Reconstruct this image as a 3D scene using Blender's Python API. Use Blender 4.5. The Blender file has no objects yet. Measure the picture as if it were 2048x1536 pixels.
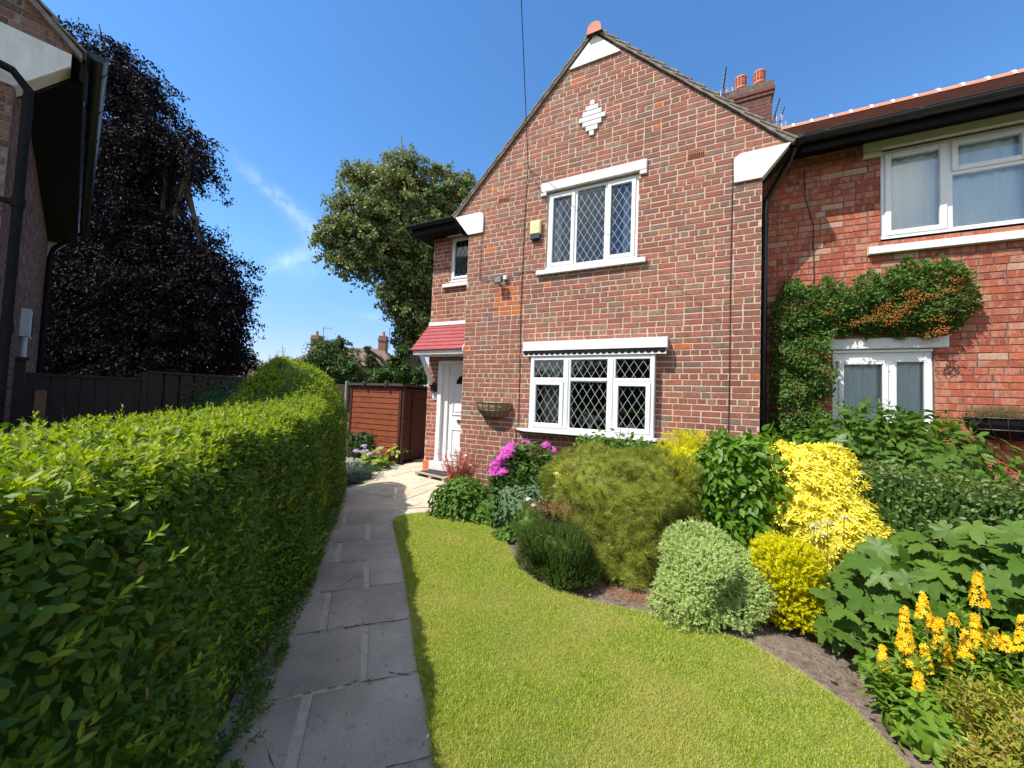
import bpy, math, random
import numpy as np
from mathutils import Matrix, Vector, Euler
rnd = random.Random(7)
scene = bpy.context.scene
COL = scene.collection
# ------------------------------------------------------------------ camera
F = 772.0
PT, RL, YW = np.radians([2.47163558, 2.22145834, -27.46287461])
CAM = np.array([3.95794493, -5.69678399, 1.51123519])
FW = np.array([np.sin(YW)*np.cos(PT), np.cos(YW)*np.cos(PT), np.sin(PT)])
_r0 = np.array([np.cos(YW), -np.sin(YW), 0]); _u0 = np.cross(_r0, FW)
RT = np.cos(RL)*_r0 + np.sin(RL)*_u0
UP = -np.sin(RL)*_r0 + np.cos(RL)*_u0
def ray(u, v): return FW + RT*(u-1024)/F + UP*(768-v)/F
def at(u, v, D): return CAM + ray(u, v)*D                    # world point seen at a photo pixel, D metres deep
def onz(u, v, z=0.):
    d = ray(u, v); return CAM + d*((z-CAM[2])/d[2])
def onpl(u, v, p, n):
    d = ray(u, v); n = np.asarray(n, float); return CAM + d*(((np.asarray(p)-CAM)@n)/(d@n))
def ground(u, D):                                            # ground point in direction u at depth D
    d = FW + RT*(u-1024)/F; p = CAM + d*D; return np.array([p[0], p[1], 0.])
cd = bpy.data.cameras.new('camera'); co = bpy.data.objects.new('camera', cd); COL.objects.link(co)
cd.sensor_width = 36; cd.lens = F/2048*36; cd.clip_end = 3000; cd.clip_start = .05
m = Matrix.Identity(4)
for i in range(3):
    m[i][0] = RT[i]; m[i][1] = UP[i]; m[i][2] = -FW[i]; m[i][3] = CAM[i]
co.matrix_world = m; scene.camera = co
# ------------------------------------------------------------------ light
SUN = np.array([.70, 1., -1.75]); SUN /= np.linalg.norm(SUN)
ld = bpy.data.lights.new('sun', 'SUN'); ld.energy = 4.6; ld.angle = math.radians(.5); ld.color = (1, .95, .87)
lo = bpy.data.objects.new('sun', ld); COL.objects.link(lo)
lo.rotation_euler = Vector(SUN).to_track_quat('-Z', 'Y').to_euler()
W = bpy.data.worlds.new('World'); scene.world = W; W.use_nodes = True
nt = W.node_tree; bg = nt.nodes['Background']
sk = nt.nodes.new('ShaderNodeTexSky'); sk.sky_type = 'NISHITA'; sk.sun_disc = False
sk.sun_elevation = math.asin(-SUN[2]); sk.sun_rotation = math.atan2(-SUN[0], -SUN[1])
sk.air_density = 1.0; sk.dust_density = .0; sk.ozone_density = 3.0; sk.altitude = 300
# thin cirrus streaks, in sky directions
tc = nt.nodes.new('ShaderNodeTexCoord')
def wmath(op, a, b=None):
    n = nt.nodes.new('ShaderNodeMath'); n.operation = op
    for i, x in enumerate((a, b)):
        if x is None: continue
        if isinstance(x, (int, float)): n.inputs[i].default_value = x
        else: nt.links.new(x, n.inputs[i])
    return n.outputs[0]
nz = nt.nodes.new('ShaderNodeTexNoise'); nz.inputs['Scale'].default_value = 26.; nz.inputs['Detail'].default_value = 8; nz.inputs['Distortion'].default_value = 1.2
nt.links.new(tc.outputs['Generated'], nz.inputs['Vector'])
def wdot(v):
    dp = nt.nodes.new('ShaderNodeVectorMath'); dp.operation = 'DOT_PRODUCT'
    nt.links.new(tc.outputs['Generated'], dp.inputs[0]); dp.inputs[1].default_value = tuple(map(float, v)); return dp.outputs['Value']
def unit(a): return a/np.linalg.norm(a)
tot = None
for (u0, v0, u1, v1, wd, k) in ((500, 345, 625, 455, .013, .50), (590, 425, 655, 520, .020, .28), (545, 535, 620, 505, .016, .42), (560, 560, 660, 520, .03, .14), (715, 628, 800, 640, .010, .22)):
    a, b = unit(ray(u0, v0)), unit(ray(u1, v1)); n_ = unit(np.cross(a, b)); mid = unit(a+b); t_ = unit(b-a); L_ = np.linalg.norm(b-a)*.55
    e1 = wmath('POWER', 2.718, wmath('MULTIPLY', wmath('POWER', wdot(n_), 2.), -1/wd**2))
    e2 = wmath('POWER', 2.718, wmath('MULTIPLY', wmath('POWER', wdot(t_), 2.), -1/L_**2))
    e = wmath('MULTIPLY', wmath('MULTIPLY', wmath('MULTIPLY', e1, e2), k), wmath('GREATER_THAN', wdot(mid), .5))
    tot = e if tot is None else wmath('ADD', tot, e)
cl = wmath('MULTIPLY', wmath('MULTIPLY', tot, .62), wmath('MULTIPLY', wmath('MAXIMUM', wmath('SUBTRACT', nz.outputs['Fac'], .25), 0.), 2.2))
hs = nt.nodes.new('ShaderNodeHueSaturation'); hs.inputs['Saturation'].default_value = 1.20; hs.inputs['Value'].default_value = 1.06
nt.links.new(sk.outputs[0], hs.inputs['Color'])
sx = nt.nodes.new('ShaderNodeSeparateXYZ'); nt.links.new(tc.outputs['Generated'], sx.inputs[0])
hr = nt.nodes.new('ShaderNodeValToRGB'); nt.links.new(sx.outputs['Z'], hr.inputs[0]); he = hr.color_ramp.elements
he[0].position = 0.; he[0].color = (.50, .45, .56, 1); he[1].position = .30; he[1].color = (1, 1, 1, 1)
q_ = he.new(.12); q_.color = (.74, .66, .74, 1)
mm_ = nt.nodes.new('ShaderNodeMix'); mm_.data_type = 'RGBA'; mm_.blend_type = 'MULTIPLY'; mm_.inputs['Factor'].default_value = 1.
nt.links.new(hs.outputs[0], mm_.inputs['A']); nt.links.new(hr.outputs[0], mm_.inputs['B'])
mx = nt.nodes.new('ShaderNodeMix'); mx.data_type = 'RGBA'
nt.links.new(cl, mx.inputs['Factor']); nt.links.new(mm_.outputs['Result'], mx.inputs['A']); mx.inputs['B'].default_value = (6.2, 6.6, 7.2, 1)
# bright cloud bank added behind the viewpoint as neutral fill for the shade
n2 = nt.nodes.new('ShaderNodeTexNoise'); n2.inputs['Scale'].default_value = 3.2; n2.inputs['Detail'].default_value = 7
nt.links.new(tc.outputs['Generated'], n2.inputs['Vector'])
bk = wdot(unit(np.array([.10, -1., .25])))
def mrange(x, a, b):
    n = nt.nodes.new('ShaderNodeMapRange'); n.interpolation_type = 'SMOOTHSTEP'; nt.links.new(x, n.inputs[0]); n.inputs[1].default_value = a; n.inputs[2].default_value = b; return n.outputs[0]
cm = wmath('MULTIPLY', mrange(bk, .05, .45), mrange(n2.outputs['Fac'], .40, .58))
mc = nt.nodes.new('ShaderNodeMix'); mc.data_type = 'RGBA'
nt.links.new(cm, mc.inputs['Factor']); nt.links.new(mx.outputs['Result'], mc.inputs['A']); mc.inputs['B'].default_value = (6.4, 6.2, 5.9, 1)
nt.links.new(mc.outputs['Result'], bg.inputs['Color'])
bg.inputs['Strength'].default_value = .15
vs = scene.view_settings; vs.view_transform = 'Standard'; vs.look = 'None'; vs.exposure = .72; vs.gamma = 1.
scene.cycles.max_bounces = 6; scene.cycles.transparent_max_bounces = 12
scene.cycles.use_denoising = True; scene.cycles.denoising_prefilter = 'FAST'
# ------------------------------------------------------------------ materials
def newmat(name):
    m = bpy.data.materials.new(name); m.use_nodes = True
    return m, m.node_tree, m.node_tree.nodes['Principled BSDF']
def N(nt, t, **kw):
    n = nt.nodes.new(t)
    for k, v in kw.items():
        if k in n.inputs: n.inputs[k].default_value = v
        else: setattr(n, k, v)
    return n
def ramp(nt, fac, cols, const=False):
    r = nt.nodes.new('ShaderNodeValToRGB'); e = r.color_ramp.elements
    if const: r.color_ramp.interpolation = 'CONSTANT'
    n = len(cols)
    for i, c in enumerate(cols):
        p = (i/n if const else i/max(n-1, 1))
        if len(c) == 4: p = c[3]
        el = e[i] if i < 2 else e.new(p)
        el.position = p; el.color = (*c[:3], 1)
    nt.links.new(fac, r.inputs[0]); return r.outputs[0]
def mixc(nt, fac, a, b, mode='MIX'):
    x = nt.nodes.new('ShaderNodeMix'); x.data_type = 'RGBA'; x.blend_type = mode
    for s, k in ((fac, 'Factor'), (a, 'A'), (b, 'B')):
        if isinstance(s, (int, float)): x.inputs[k].default_value = s
        elif isinstance(s, tuple): x.inputs[k].default_value = (*s[:3], 1)
        else: nt.links.new(s, x.inputs[k])
    return x.outputs['Result']
def noise(nt, scale, detail=4, vec=None, sc=None, dist=0.):
    t = nt.nodes.new('ShaderNodeTexCoord'); n = nt.nodes.new('ShaderNodeTexNoise')
    n.inputs['Scale'].default_value = scale; n.inputs['Detail'].default_value = detail; n.inputs['Distortion'].default_value = dist
    if sc:
        mp = nt.nodes.new('ShaderNodeMapping'); mp.inputs['Scale'].default_value = sc
        nt.links.new(t.outputs['Object'], mp.inputs[0]); nt.links.new(mp.outputs[0], n.inputs['Vector'])
    else: nt.links.new(t.outputs['Object'], n.inputs['Vector'])
    return n.outputs['Fac']
def bump(nt, b, h, strength=.3, dist=.01):
    n = nt.nodes.new('ShaderNodeBump'); n.inputs['Strength'].default_value = strength; n.inputs['Distance'].default_value = dist
    nt.links.new(h, n.inputs['Height']); nt.links.new(n.outputs[0], b.inputs['Normal'])
def surf(name, c1, c2, scale=8., rough=.7, bmp=0., bscale=None, detail=5, sc=None, spec=.5, bd=.004, metal=0.):
    m, nt, b = newmat(name)
    f = noise(nt, scale, detail, sc=sc)
    nt.links.new(ramp(nt, f, [(*c1, .3), (*c2, .7)]), b.inputs['Base Color'])
    b.inputs['Roughness'].default_value = rough; b.inputs['Specular IOR Level'].default_value = spec; b.inputs['Metallic'].default_value = metal
    if bmp: bump(nt, b, noise(nt, bscale or scale*6, 4, sc=sc), bmp, bd)
    return m
def leaf(name, cols, trans=.3, rough=.45, spec=.4, tcol=None, nscale=0., ncols=None):
    m, nt, b = newmat(name)
    g = nt.nodes.new('ShaderNodeNewGeometry')
    c = ramp(nt, g.outputs['Random Per Island'], cols)
    if nscale:
        c = mixc(nt, ramp(nt, noise(nt, nscale, 2), [(0, 0, 0, .42), (1, 1, 1, .62)]), c, ncols)
    nt.links.new(c, b.inputs['Base Color'])
    b.inputs['Roughness'].default_value = max(rough, .45); b.inputs['Specular IOR Level'].default_value = spec*.45
    if trans:
        t = nt.nodes.new('ShaderNodeBsdfTranslucent'); s = nt.nodes.new('ShaderNodeMixShader')
        h = nt.nodes.new('ShaderNodeHueSaturation'); h.inputs['Saturation'].default_value = 1.15; h.inputs['Value'].default_value = 1.7
        nt.links.new(c, h.inputs['Color']); nt.links.new(h.outputs[0], t.inputs[0])
        s.inputs[0].default_value = trans
        nt.links.new(b.outputs[0], s.inputs[1]); nt.links.new(t.outputs[0], s.inputs[2])
        nt.links.new(s.outputs[0], nt.nodes['Material Output'].inputs['Surface'])
    return m
def brickmat(name, cols, streak, sfac=.6):
    m, nt, b = newmat(name)
    g = nt.nodes.new('ShaderNodeNewGeometry'); rn = g.outputs['Random Per Island']
    c = ramp(nt, rn, cols)
    t = nt.nodes.new('ShaderNodeTexCoord'); mp = nt.nodes.new('ShaderNodeMapping'); mp.inputs['Scale'].default_value = (17, 17, 5)
    nt.links.new(t.outputs['Object'], mp.inputs[0]); ad = nt.nodes.new('ShaderNodeVectorMath'); ad.operation = 'ADD'
    ml = nt.nodes.new('ShaderNodeMath'); ml.operation = 'MULTIPLY'; ml.inputs[1].default_value = 311.; nt.links.new(rn, ml.inputs[0])
    nt.links.new(mp.outputs[0], ad.inputs[0]); nt.links.new(ml.outputs[0], ad.inputs[1])
    nz = nt.nodes.new('ShaderNodeTexNoise'); nz.inputs['Scale'].default_value = 1.; nz.inputs['Detail'].default_value = 2; nt.links.new(ad.outputs[0], nz.inputs['Vector'])
    s = ramp(nt, nz.outputs['Fac'], [(0, 0, 0, .50), (sfac, sfac, sfac, .58), (sfac, sfac, sfac, .66), (0, 0, 0, .74)])
    c = mixc(nt, s, c, streak)
    f = ramp(nt, noise(nt, 60., 5), [(.74, .74, .74, .3), (1.2, 1.18, 1.16, .75)])
    c = mixc(nt, 1., c, f, 'MULTIPLY')
    f = ramp(nt, noise(nt, .8, 5), [(.80, .79, .80, .3), (1.10, 1.08, 1.06, .7)])
    c = mixc(nt, 1., c, f, 'MULTIPLY')
    nt.links.new(c, b.inputs['Base Color']); b.inputs['Roughness'].default_value = .85; b.inputs['Specular IOR Level'].default_value = .2
    bump(nt, b, noise(nt, 110., 4), .8, .005)
    return m
def glassmat(name, refl, tint=(.75, .82, .85), gt=(.95, .97, 1)):
    m, nt, b = newmat(name)
    nt.nodes.remove(b)
    t = N(nt, 'ShaderNodeBsdfTransparent'); t.inputs[0].default_value = (*tint, 1)
    g = N(nt, 'ShaderNodeBsdfGlossy'); g.inputs['Roughness'].default_value = .01; g.inputs[0].default_value = (*gt, 1)
    lw = N(nt, 'ShaderNodeFresnel'); lw.inputs[0].default_value = 1.5
    a = N(nt, 'ShaderNodeMath', operation='ADD', use_clamp=True); nt.links.new(lw.outputs[0], a.inputs[0]); a.inputs[1].default_value = refl
    s = N(nt, 'ShaderNodeMixShader'); nt.links.new(a.outputs[0], s.inputs[0]); nt.links.new(t.outputs[0], s.inputs[1]); nt.links.new(g.outputs[0], s.inputs[2])
    nt.links.new(s.outputs[0], nt.nodes['Material Output'].inputs['Surface'])
    return m
M = {}
M['brick'] = brickmat('brick_red', [(.24, .10, .075, 0), (.31, .112, .078, .25), (.35, .128, .085, .5), (.28, .112, .085, .70), (.32, .155, .12, .82), (.19, .125, .10, .90), (.30, .195, .145, .97), (.39, .14, .07, 1)], (.18, .115, .09), .7)
M['brick_patch'] = brickmat('brick_orange', [(.50, .13, .045), (.56, .17, .06), (.46, .12, .05)], (.38, .11, .05), .3)
M['mortar'] = surf('mortar_tan', (.43, .325, .245), (.57, .44, .34), 30, .95, .5, 120)
M['brick_porch'] = brickmat('brick_porch', [(.24, .075, .055, 0), (.36, .10, .065, .3), (.42, .15, .09, .6), (.28, .12, .09, .8), (.42, .24, .15, 1)], (.17, .09, .07))
M['brick_orange_wall'] = brickmat('brick_neighbour', [(.27, .07, .048, 0), (.38, .098, .056, .25), (.45, .13, .07, .5), (.37, .10, .06, .7), (.44, .17, .10, .88), (.50, .33, .24, .97), (.34, .12, .08, 1)], (.48, .30, .22), .42)
M['mortar_dark'] = surf('mortar_sooty', (.075, .055, .05), (.15, .11, .09), 20, .95, .4, 120)
M['brick_left'] = brickmat('brick_brown', [(.13, .075, .06), (.22, .10, .075), (.26, .15, .115), (.15, .09, .08), (.32, .24, .19)], (.10, .07, .06))  # darker brown brick of the left house
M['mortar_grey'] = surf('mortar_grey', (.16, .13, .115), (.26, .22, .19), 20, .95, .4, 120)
M['render'] = surf('white_masonry_paint', (.58, .575, .55), (.72, .72, .70), 7, .8, .8, 40, bd=.008, sc=(1.6, 1.6, .5), detail=8)
M['upvc'] = surf('white_upvc', (.68, .69, .70), (.73, .74, .75), 3, .28, 0, spec=.5)
M['cream'] = surf('cream_paint', (.54, .51, .40), (.60, .57, .46), 6, .7, .2, 40)
M['lead'] = surf('lead_strip', (.36, .38, .39), (.46, .48, .49), 20, .5)
M['leaddark'] = surf('dark_lead_strip', (.10, .12, .14), (.16, .18, .2), 20, .5)
M['glass_hi'] = glassmat('glass_upper', .05, (.62, .68, .72), (.72, .87, 1.))
M['glass_lo'] = glassmat('glass_lower', .035, (.85, .88, .88))
M['glass_nb'] = glassmat('glass_neighbour', .07, (.90, .94, .95))
M['room'] = surf('dim_room', (.06, .055, .05), (.09, .08, .07), 3, .9)
M['roomblue'] = surf('dim_bedroom', (.16, .20, .24), (.20, .24, .28), 2, .9)
M['curtain'] = surf('net_curtain', (.78, .82, .80), (.84, .87, .85), 3, .9, sc=(20, 20, 1))
M['drape'] = surf('grey_curtain', (.34, .36, .34), (.44, .46, .43), 4, .9, sc=(20, 20, 1))
M['black'] = surf('black_plastic', (.010, .011, .013), (.018, .019, .022), 6, .32, spec=.5)
M['blackwood'] = surf('black_painted_board', (.006, .006, .007), (.010, .010, .011), 6, .7, spec=.15)
M['iron'] = surf('black_cast_iron', (.009, .009, .010), (.016, .016, .018), 18, .75, .3, 60, spec=.1)
M['tile'] = surf('brown_roof_tile', (.085, .055, .042), (.17, .115, .085), 9, .9, .5, 60)
M['tileedge'] = surf('weathered_tile', (.10, .085, .07), (.26, .21, .16), 14, .95, .7, 60)
M['tile_red'] = surf('reddish_roof_tile', (.13, .055, .04), (.20, .09, .065), 6, .85, .3, 60)
M['ridge'] = surf('terracotta_ridge', (.42, .16, .10), (.52, .22, .14), 8, .8, .2, 50)
M['pot'] = surf('terracotta_pot', (.42, .12, .06), (.52, .17, .09), 8, .75, .2, 50)
M['canopytile'] = surf('red_canopy_tile', (.24, .030, .034), (.31, .048, .050), 7, .6, .15, 60)
M['undercloak'] = surf('verge_mortar', (.13, .115, .10), (.24, .21, .18), 14, .95, .6, 60)
M['chimbrick'] = brickmat('chimney_brick', [(.13, .055, .045), (.18, .07, .055), (.11, .06, .055)], (.08, .05, .045))
M['quarry'] = surf('orange_quarry_paint', (.46, .115, .045), (.56, .16, .07), 6, .7, .3, 50)
M['brass'] = surf('dull_brass', (.16, .12, .06), (.24, .18, .09), 10, .4, metal=.8)
M['darkglass'] = surf('dark_fanlight', (.008, .009, .01), (.014, .015, .016), 5, .1)
M['alarmcream'] = surf('yellowed_plastic', (.60, .52, .27), (.66, .58, .32), 4, .4)
M['alarmblue'] = surf('navy_plastic', (.02, .028, .06), (.03, .04, .08), 4, .3)
M['lens'] = surf('lamp_lens', (.16, .17, .18), (.24, .25, .26), 60, .3)
M['coir'] = surf('coir_liner', (.16, .105, .05), (.36, .26, .14), 40, 1., .9, 80, bd=.02)
M['stone'] = None
M['wood_shed'] = None
def slabmat(name, a, b2, speck, patch):
    m, nt, b = newmat(name)
    g = nt.nodes.new('ShaderNodeNewGeometry')
    c = ramp(nt, g.outputs['Random Per Island'], [a, b2])
    c = mixc(nt, ramp(nt, noise(nt, 240., 3), [(0, 0, 0, .45), (1, 1, 1, .62)]), c, speck)
    f = ramp(nt, noise(nt, 2.2, 6), [(patch, patch, patch, .3), (1.15, 1.14, 1.12, .72)])
    c = mixc(nt, 1., c, f, 'MULTIPLY')
    c = mixc(nt, ramp(nt, noise(nt, 14., 6), [(0, 0, 0, .60), (.55, .55, .55, .75)]), c, (.13, .12, .09))
    nt.links.new(c, b.inputs['Base Color']); b.inputs['Roughness'].default_value = .9; b.inputs['Specular IOR Level'].default_value = .3
    bump(nt, b, noise(nt, 220., 3), .5, .004)
    return m
M['slab'] = slabmat('aggregate_slab', (.33, .285, .225), (.39, .34, .27), (.50, .445, .365), .66)
M['crack'] = surf('dark_crack', (.05, .043, .035), (.09, .08, .065), 30, .95)
M['slab_cream'] = slabmat('riven_slab', (.42, .35, .25), (.52, .45, .33), (.56, .49, .38), .82)
M['sandjoint'] = surf('path_joint', (.38, .33, .255), (.52, .455, .36), 25, .95, .5, 150)
M['soil'] = surf('dry_soil', (.105, .075, .055), (.20, .155, .12), 22, 1., 1., 45, bd=.03)
M['litter'] = leaf('brown_pine_litter', [(.28, .12, .06), (.36, .17, .09), (.22, .10, .06)], 0, .8)
M['clod'] = surf('soil_clod', (.11, .08, .06), (.21, .165, .13), 30, 1., 1., 80, bd=.01)
def lawnbase():
    m, nt, b = newmat('lawn_thatch')
    c = ramp(nt, noise(nt, 2.3, 5), [(.14, .18, .03, .3), (.26, .25, .08, .75)])
    c = mixc(nt, ramp(nt, noise(nt, 130., 3), [(0, 0, 0, .4), (.8, .8, .8, .7)]), c, (.08, .11, .016))
    nt.links.new(c, b.inputs['Base Color']); b.inputs['Roughness'].default_value = .95
    bump(nt, b, noise(nt, 160., 3), .8, .02); return m
M['lawn'] = lawnbase()
M['grass'] = leaf('grass_blade', [(.16, .27, .018, 0), (.26, .36, .026, .32), (.36, .43, .045, .58), (.46, .48, .11, .76), (.68, .60, .28, .90), (.29, .38, .03, 1)], .35, .6, .3, nscale=1.7, ncols=(.42, .43, .11))
M['ground'] = surf('far_ground', (.06, .085, .025), (.11, .12, .045), .6, 1., .3, 12)
M['drive'] = surf('grey_concrete', (.20, .19, .17), (.27, .26, .235), 3, .95, .3, 80)
M['fence'] = surf('dark_creosote', (.020, .014, .011), (.038, .027, .020), 5, .8, .4, 30, sc=(8, 8, 1))
M['rawpost'] = surf('orange_post', (.18, .08, .035), (.25, .12, .055), 5, .8, .3, 40, sc=(8, 8, 1))
def shedmat(name, a, b2, d):
    m, nt, b = newmat(name)
    c = ramp(nt, noise(nt, 3., 6, sc=(1., 1., 14.)), [(*a, .3), (*b2, .7)])
    c = mixc(nt, ramp(nt, noise(nt, 2.6, 3, sc=(1, 1, 2)), [(0, 0, 0, .55), (.75, .75, .75, .72)]), c, d)
    nt.links.new(c, b.inputs['Base Color']); b.inputs['Roughness'].default_value = .55
    bump(nt, b, noise(nt, 12., 4, sc=(1, 1, 10)), .3, .01); return m
M['shed'] = shedmat('stained_shiplap', (.155, .036, .013), (.25, .062, .020), (.06, .017, .010))
M['sheddark'] = shedmat('stained_shaded_board', (.045, .013, .008), (.075, .021, .012), (.025, .008, .006))  # dark stain, deepened to put the side wall's shade into the colour
M['felt'] = surf('roof_felt', (.035, .032, .030), (.06, .055, .05), 20, .95, .4, 150)
M['barkgrey'] = surf('grey_bark', (.16, .13, .10), (.33, .28, .22), 7, .95, 1., 30, sc=(3, 3, 1), bd=.03)
M['bark'] = surf('brown_bark', (.055, .04, .03), (.11, .085, .065), 9, .95, .8, 40, sc=(3, 3, 1), bd=.02)
M['stem'] = surf('green_stem', (.07, .10, .03), (.12, .14, .05), 9, .7)
M['twig'] = surf('twig', (.07, .05, .03), (.13, .10, .06), 9, .9)
M['palletwood'] = surf('grey_timber', (.28, .24, .19), (.40, .35, .28), 6, .9, .4, 40, sc=(1, 12, 12))
M['mat'] = surf('rubber_mat', (.035, .032, .030), (.06, .055, .05), 30, .8, .4, 200)
M['bluepot'] = surf('dark_glazed_pot', (.012, .035, .032), (.02, .05, .046), 6, .2)
M['steel'] = surf('aerial_metal', (.55, .57, .6), (.68, .70, .72), 10, .35, metal=.6)
M['darksteel'] = surf('dark_aerial', (.03, .03, .03), (.05, .05, .05), 10, .5)
M['cable'] = surf('black_cable', (.012, .011, .011), (.03, .02, .018), 10, .6)
M['ceramic'] = surf('white_ceramic', (.78, .78, .76), (.84, .84, .82), 5, .25)
M['plaque'] = surf('plaque_white', (.78, .79, .77), (.82, .83, .81), 5, .3)
M['grey_white'] = surf('grey_white_plastic', (.50, .53, .55), (.58, .61, .63), 5, .5)
# foliage
M['privet'] = leaf('privet_leaf', [(.045, .095, .010, 0), (.065, .135, .013, .4), (.095, .170, .015, .75), (.14, .205, .018, .96), (.26, .20, .05, 1)], .30, .38, .5)
M['privet_new'] = leaf('privet_new_leaf', [(.16, .24, .022), (.23, .30, .030), (.30, .35, .045)], .38, .42, .4)
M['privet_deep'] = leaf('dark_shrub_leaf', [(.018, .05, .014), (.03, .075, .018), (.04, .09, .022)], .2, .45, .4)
M['boxhedge'] = leaf('clipped_hedge_leaf', [(.050, .085, .014), (.075, .12, .020), (.105, .15, .028)], .2, .33, .8)
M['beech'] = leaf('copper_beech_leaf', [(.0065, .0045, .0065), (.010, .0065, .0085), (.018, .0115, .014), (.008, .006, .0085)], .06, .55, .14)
M['sycamore'] = leaf('sycamore_leaf', [(.10, .15, .045), (.135, .185, .055), (.18, .22, .075), (.12, .165, .05), (.25, .235, .11)], .28, .42, .45)
M['keys'] = leaf('brown_seed_keys', [(.20, .11, .05), (.28, .16, .08)], .2, .7)
M['ivy'] = leaf('ivy_leaf', [(.030, .062, .012), (.055, .095, .016), (.10, .125, .022)], .2, .35, .5)
M['cherry'] = leaf('cherry_leaf', [(.035, .075, .018), (.055, .105, .025), (.075, .125, .03)], .25, .4, .5)
M['pine'] = leaf('pine_needle', [(.11, .15, .018), (.16, .20, .022), (.22, .25, .03), (.27, .24, .05)], .15, .5, .4)
M['heather'] = leaf('heather_leaf', [(.036, .070, .012), (.055, .095, .015), (.085, .13, .022)], .15, .5, .3)
M['russet'] = leaf('faded_flower', [(.30, .13, .07), (.40, .22, .13), (.24, .10, .06)], .2, .8)
M['juniper'] = leaf('juniper_leaf', [(.33, .44, .13), (.44, .54, .19), (.25, .36, .10), (.56, .62, .28)], .15, .6, .3)
M['goldfol'] = leaf('gold_conifer_leaf', [(.52, .50, .008), (.64, .60, .012), (.40, .43, .010), (.68, .57, .015)], .30, .5, .3)
M['choisya'] = leaf('golden_choisya_leaf', [(.68, .60, .05), (.78, .69, .09), (.60, .54, .03), (.82, .74, .20)], .25, .42, .4)
M['glossy'] = leaf('glossy_green_leaf', [(.06, .145, .009), (.085, .18, .012), (.12, .22, .018)], .28, .25, .6)
M['laurel'] = leaf('bushy_green_leaf', [(.048, .11, .012), (.07, .14, .016), (.105, .18, .022)], .28, .3, .6)
M['phlox'] = leaf('phlox_leaf', [(.045, .095, .018), (.065, .125, .024), (.09, .16, .032)], .25, .42, .4)
M['phloxfl'] = leaf('magenta_petal', [(.62, .10, .50), (.72, .16, .60), (.55, .08, .42)], .3, .6)
M['pinkfl'] = leaf('pink_petal', [(.62, .05, .22), (.72, .10, .32), (.52, .04, .16)], .3, .6)
M['lilacfl'] = leaf('lilac_petal', [(.46, .36, .52), (.56, .46, .6)], .3, .6)
M['whitefl'] = leaf('white_petal', [(.74, .74, .66), (.80, .80, .74)], .3, .6)
M['greyfl'] = leaf('greyish_umbel', [(.46, .46, .40), (.58, .58, .52)], .3, .7)
M['acer'] = leaf('red_acer_leaf', [(.30, .055, .035), (.42, .10, .06), (.22, .05, .04), (.50, .30, .25)], .3, .5)
M['geran'] = leaf('herb_leaf', [(.055, .125, .02), (.09, .17, .028), (.13, .205, .04)], .3, .45)
M['glauc'] = leaf('glaucous_leaf', [(.075, .135, .055), (.11, .18, .08), (.06, .11, .045)], .25, .6)
M['mat_conifer'] = leaf('blue_mat_leaf', [(.025, .052, .040), (.04, .075, .055), (.06, .10, .075)], .1, .6, .3)
M['hosta'] = leaf('hosta_leaf', [(.15, .25, .03), (.19, .28, .045), (.30, .36, .08)], .35, .42, .4)
M['hosta_var'] = leaf('variegated_leaf', [(.30, .36, .06), (.46, .46, .13), (.22, .30, .05)], .35, .42, .4)
M['palm'] = leaf('palmate_leaf', [(.055, .115, .016), (.075, .145, .021), (.10, .17, .026)], .28, .42, .45)
M['lysi'] = leaf('loosestrife_leaf', [(.085, .17, .016), (.12, .21, .022), (.17, .26, .03)], .3, .42, .4)
M['lysifl'] = leaf('yellow_petal', [(.80, .50, .015), (.86, .58, .02), (.78, .43, .012)], .3, .55)
M['bronze'] = leaf('bronze_leaf', [(.13, .19, .02), (.24, .27, .03), (.34, .29, .04), (.24, .16, .05), (.18, .23, .025)], .25, .35, .5)
M['pyra'] = leaf('pyracantha_leaf', [(.05, .115, .02), (.075, .155, .028), (.11, .195, .04)], .25, .34, .5)
M['pyradry'] = leaf('browned_flower_head', [(.24, .15, .06), (.32, .20, .085), (.18, .12, .045)], .1, .9)
M['pyraberry'] = leaf('orange_berry', [(.36, .12, .03), (.44, .17, .04), (.28, .09, .03)], .1, .4)
M['heathgrey'] = leaf('basket_heather', [(.10, .11, .04), (.15, .15, .06), (.13, .10, .06)], .15, .7)
M['farleaf'] = leaf('far_leaf', [(.05, .08, .035), (.07, .10, .045)], .2, .6)
M['garagebrick'] = surf('pale_brown_brick', (.22, .16, .11), (.30, .22, .15), 12, .9)
M['farbrick'] = surf('far_brown_brick', (.16, .085, .06), (.22, .12, .085), 12, .9)
M['farroof'] = surf('far_roof', (.11, .068, .055), (.155, .10, .082), 8, .9)
M['farslate'] = surf('far_slate', (.10, .095, .09), (.15, .14, .13), 8, .9)
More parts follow.
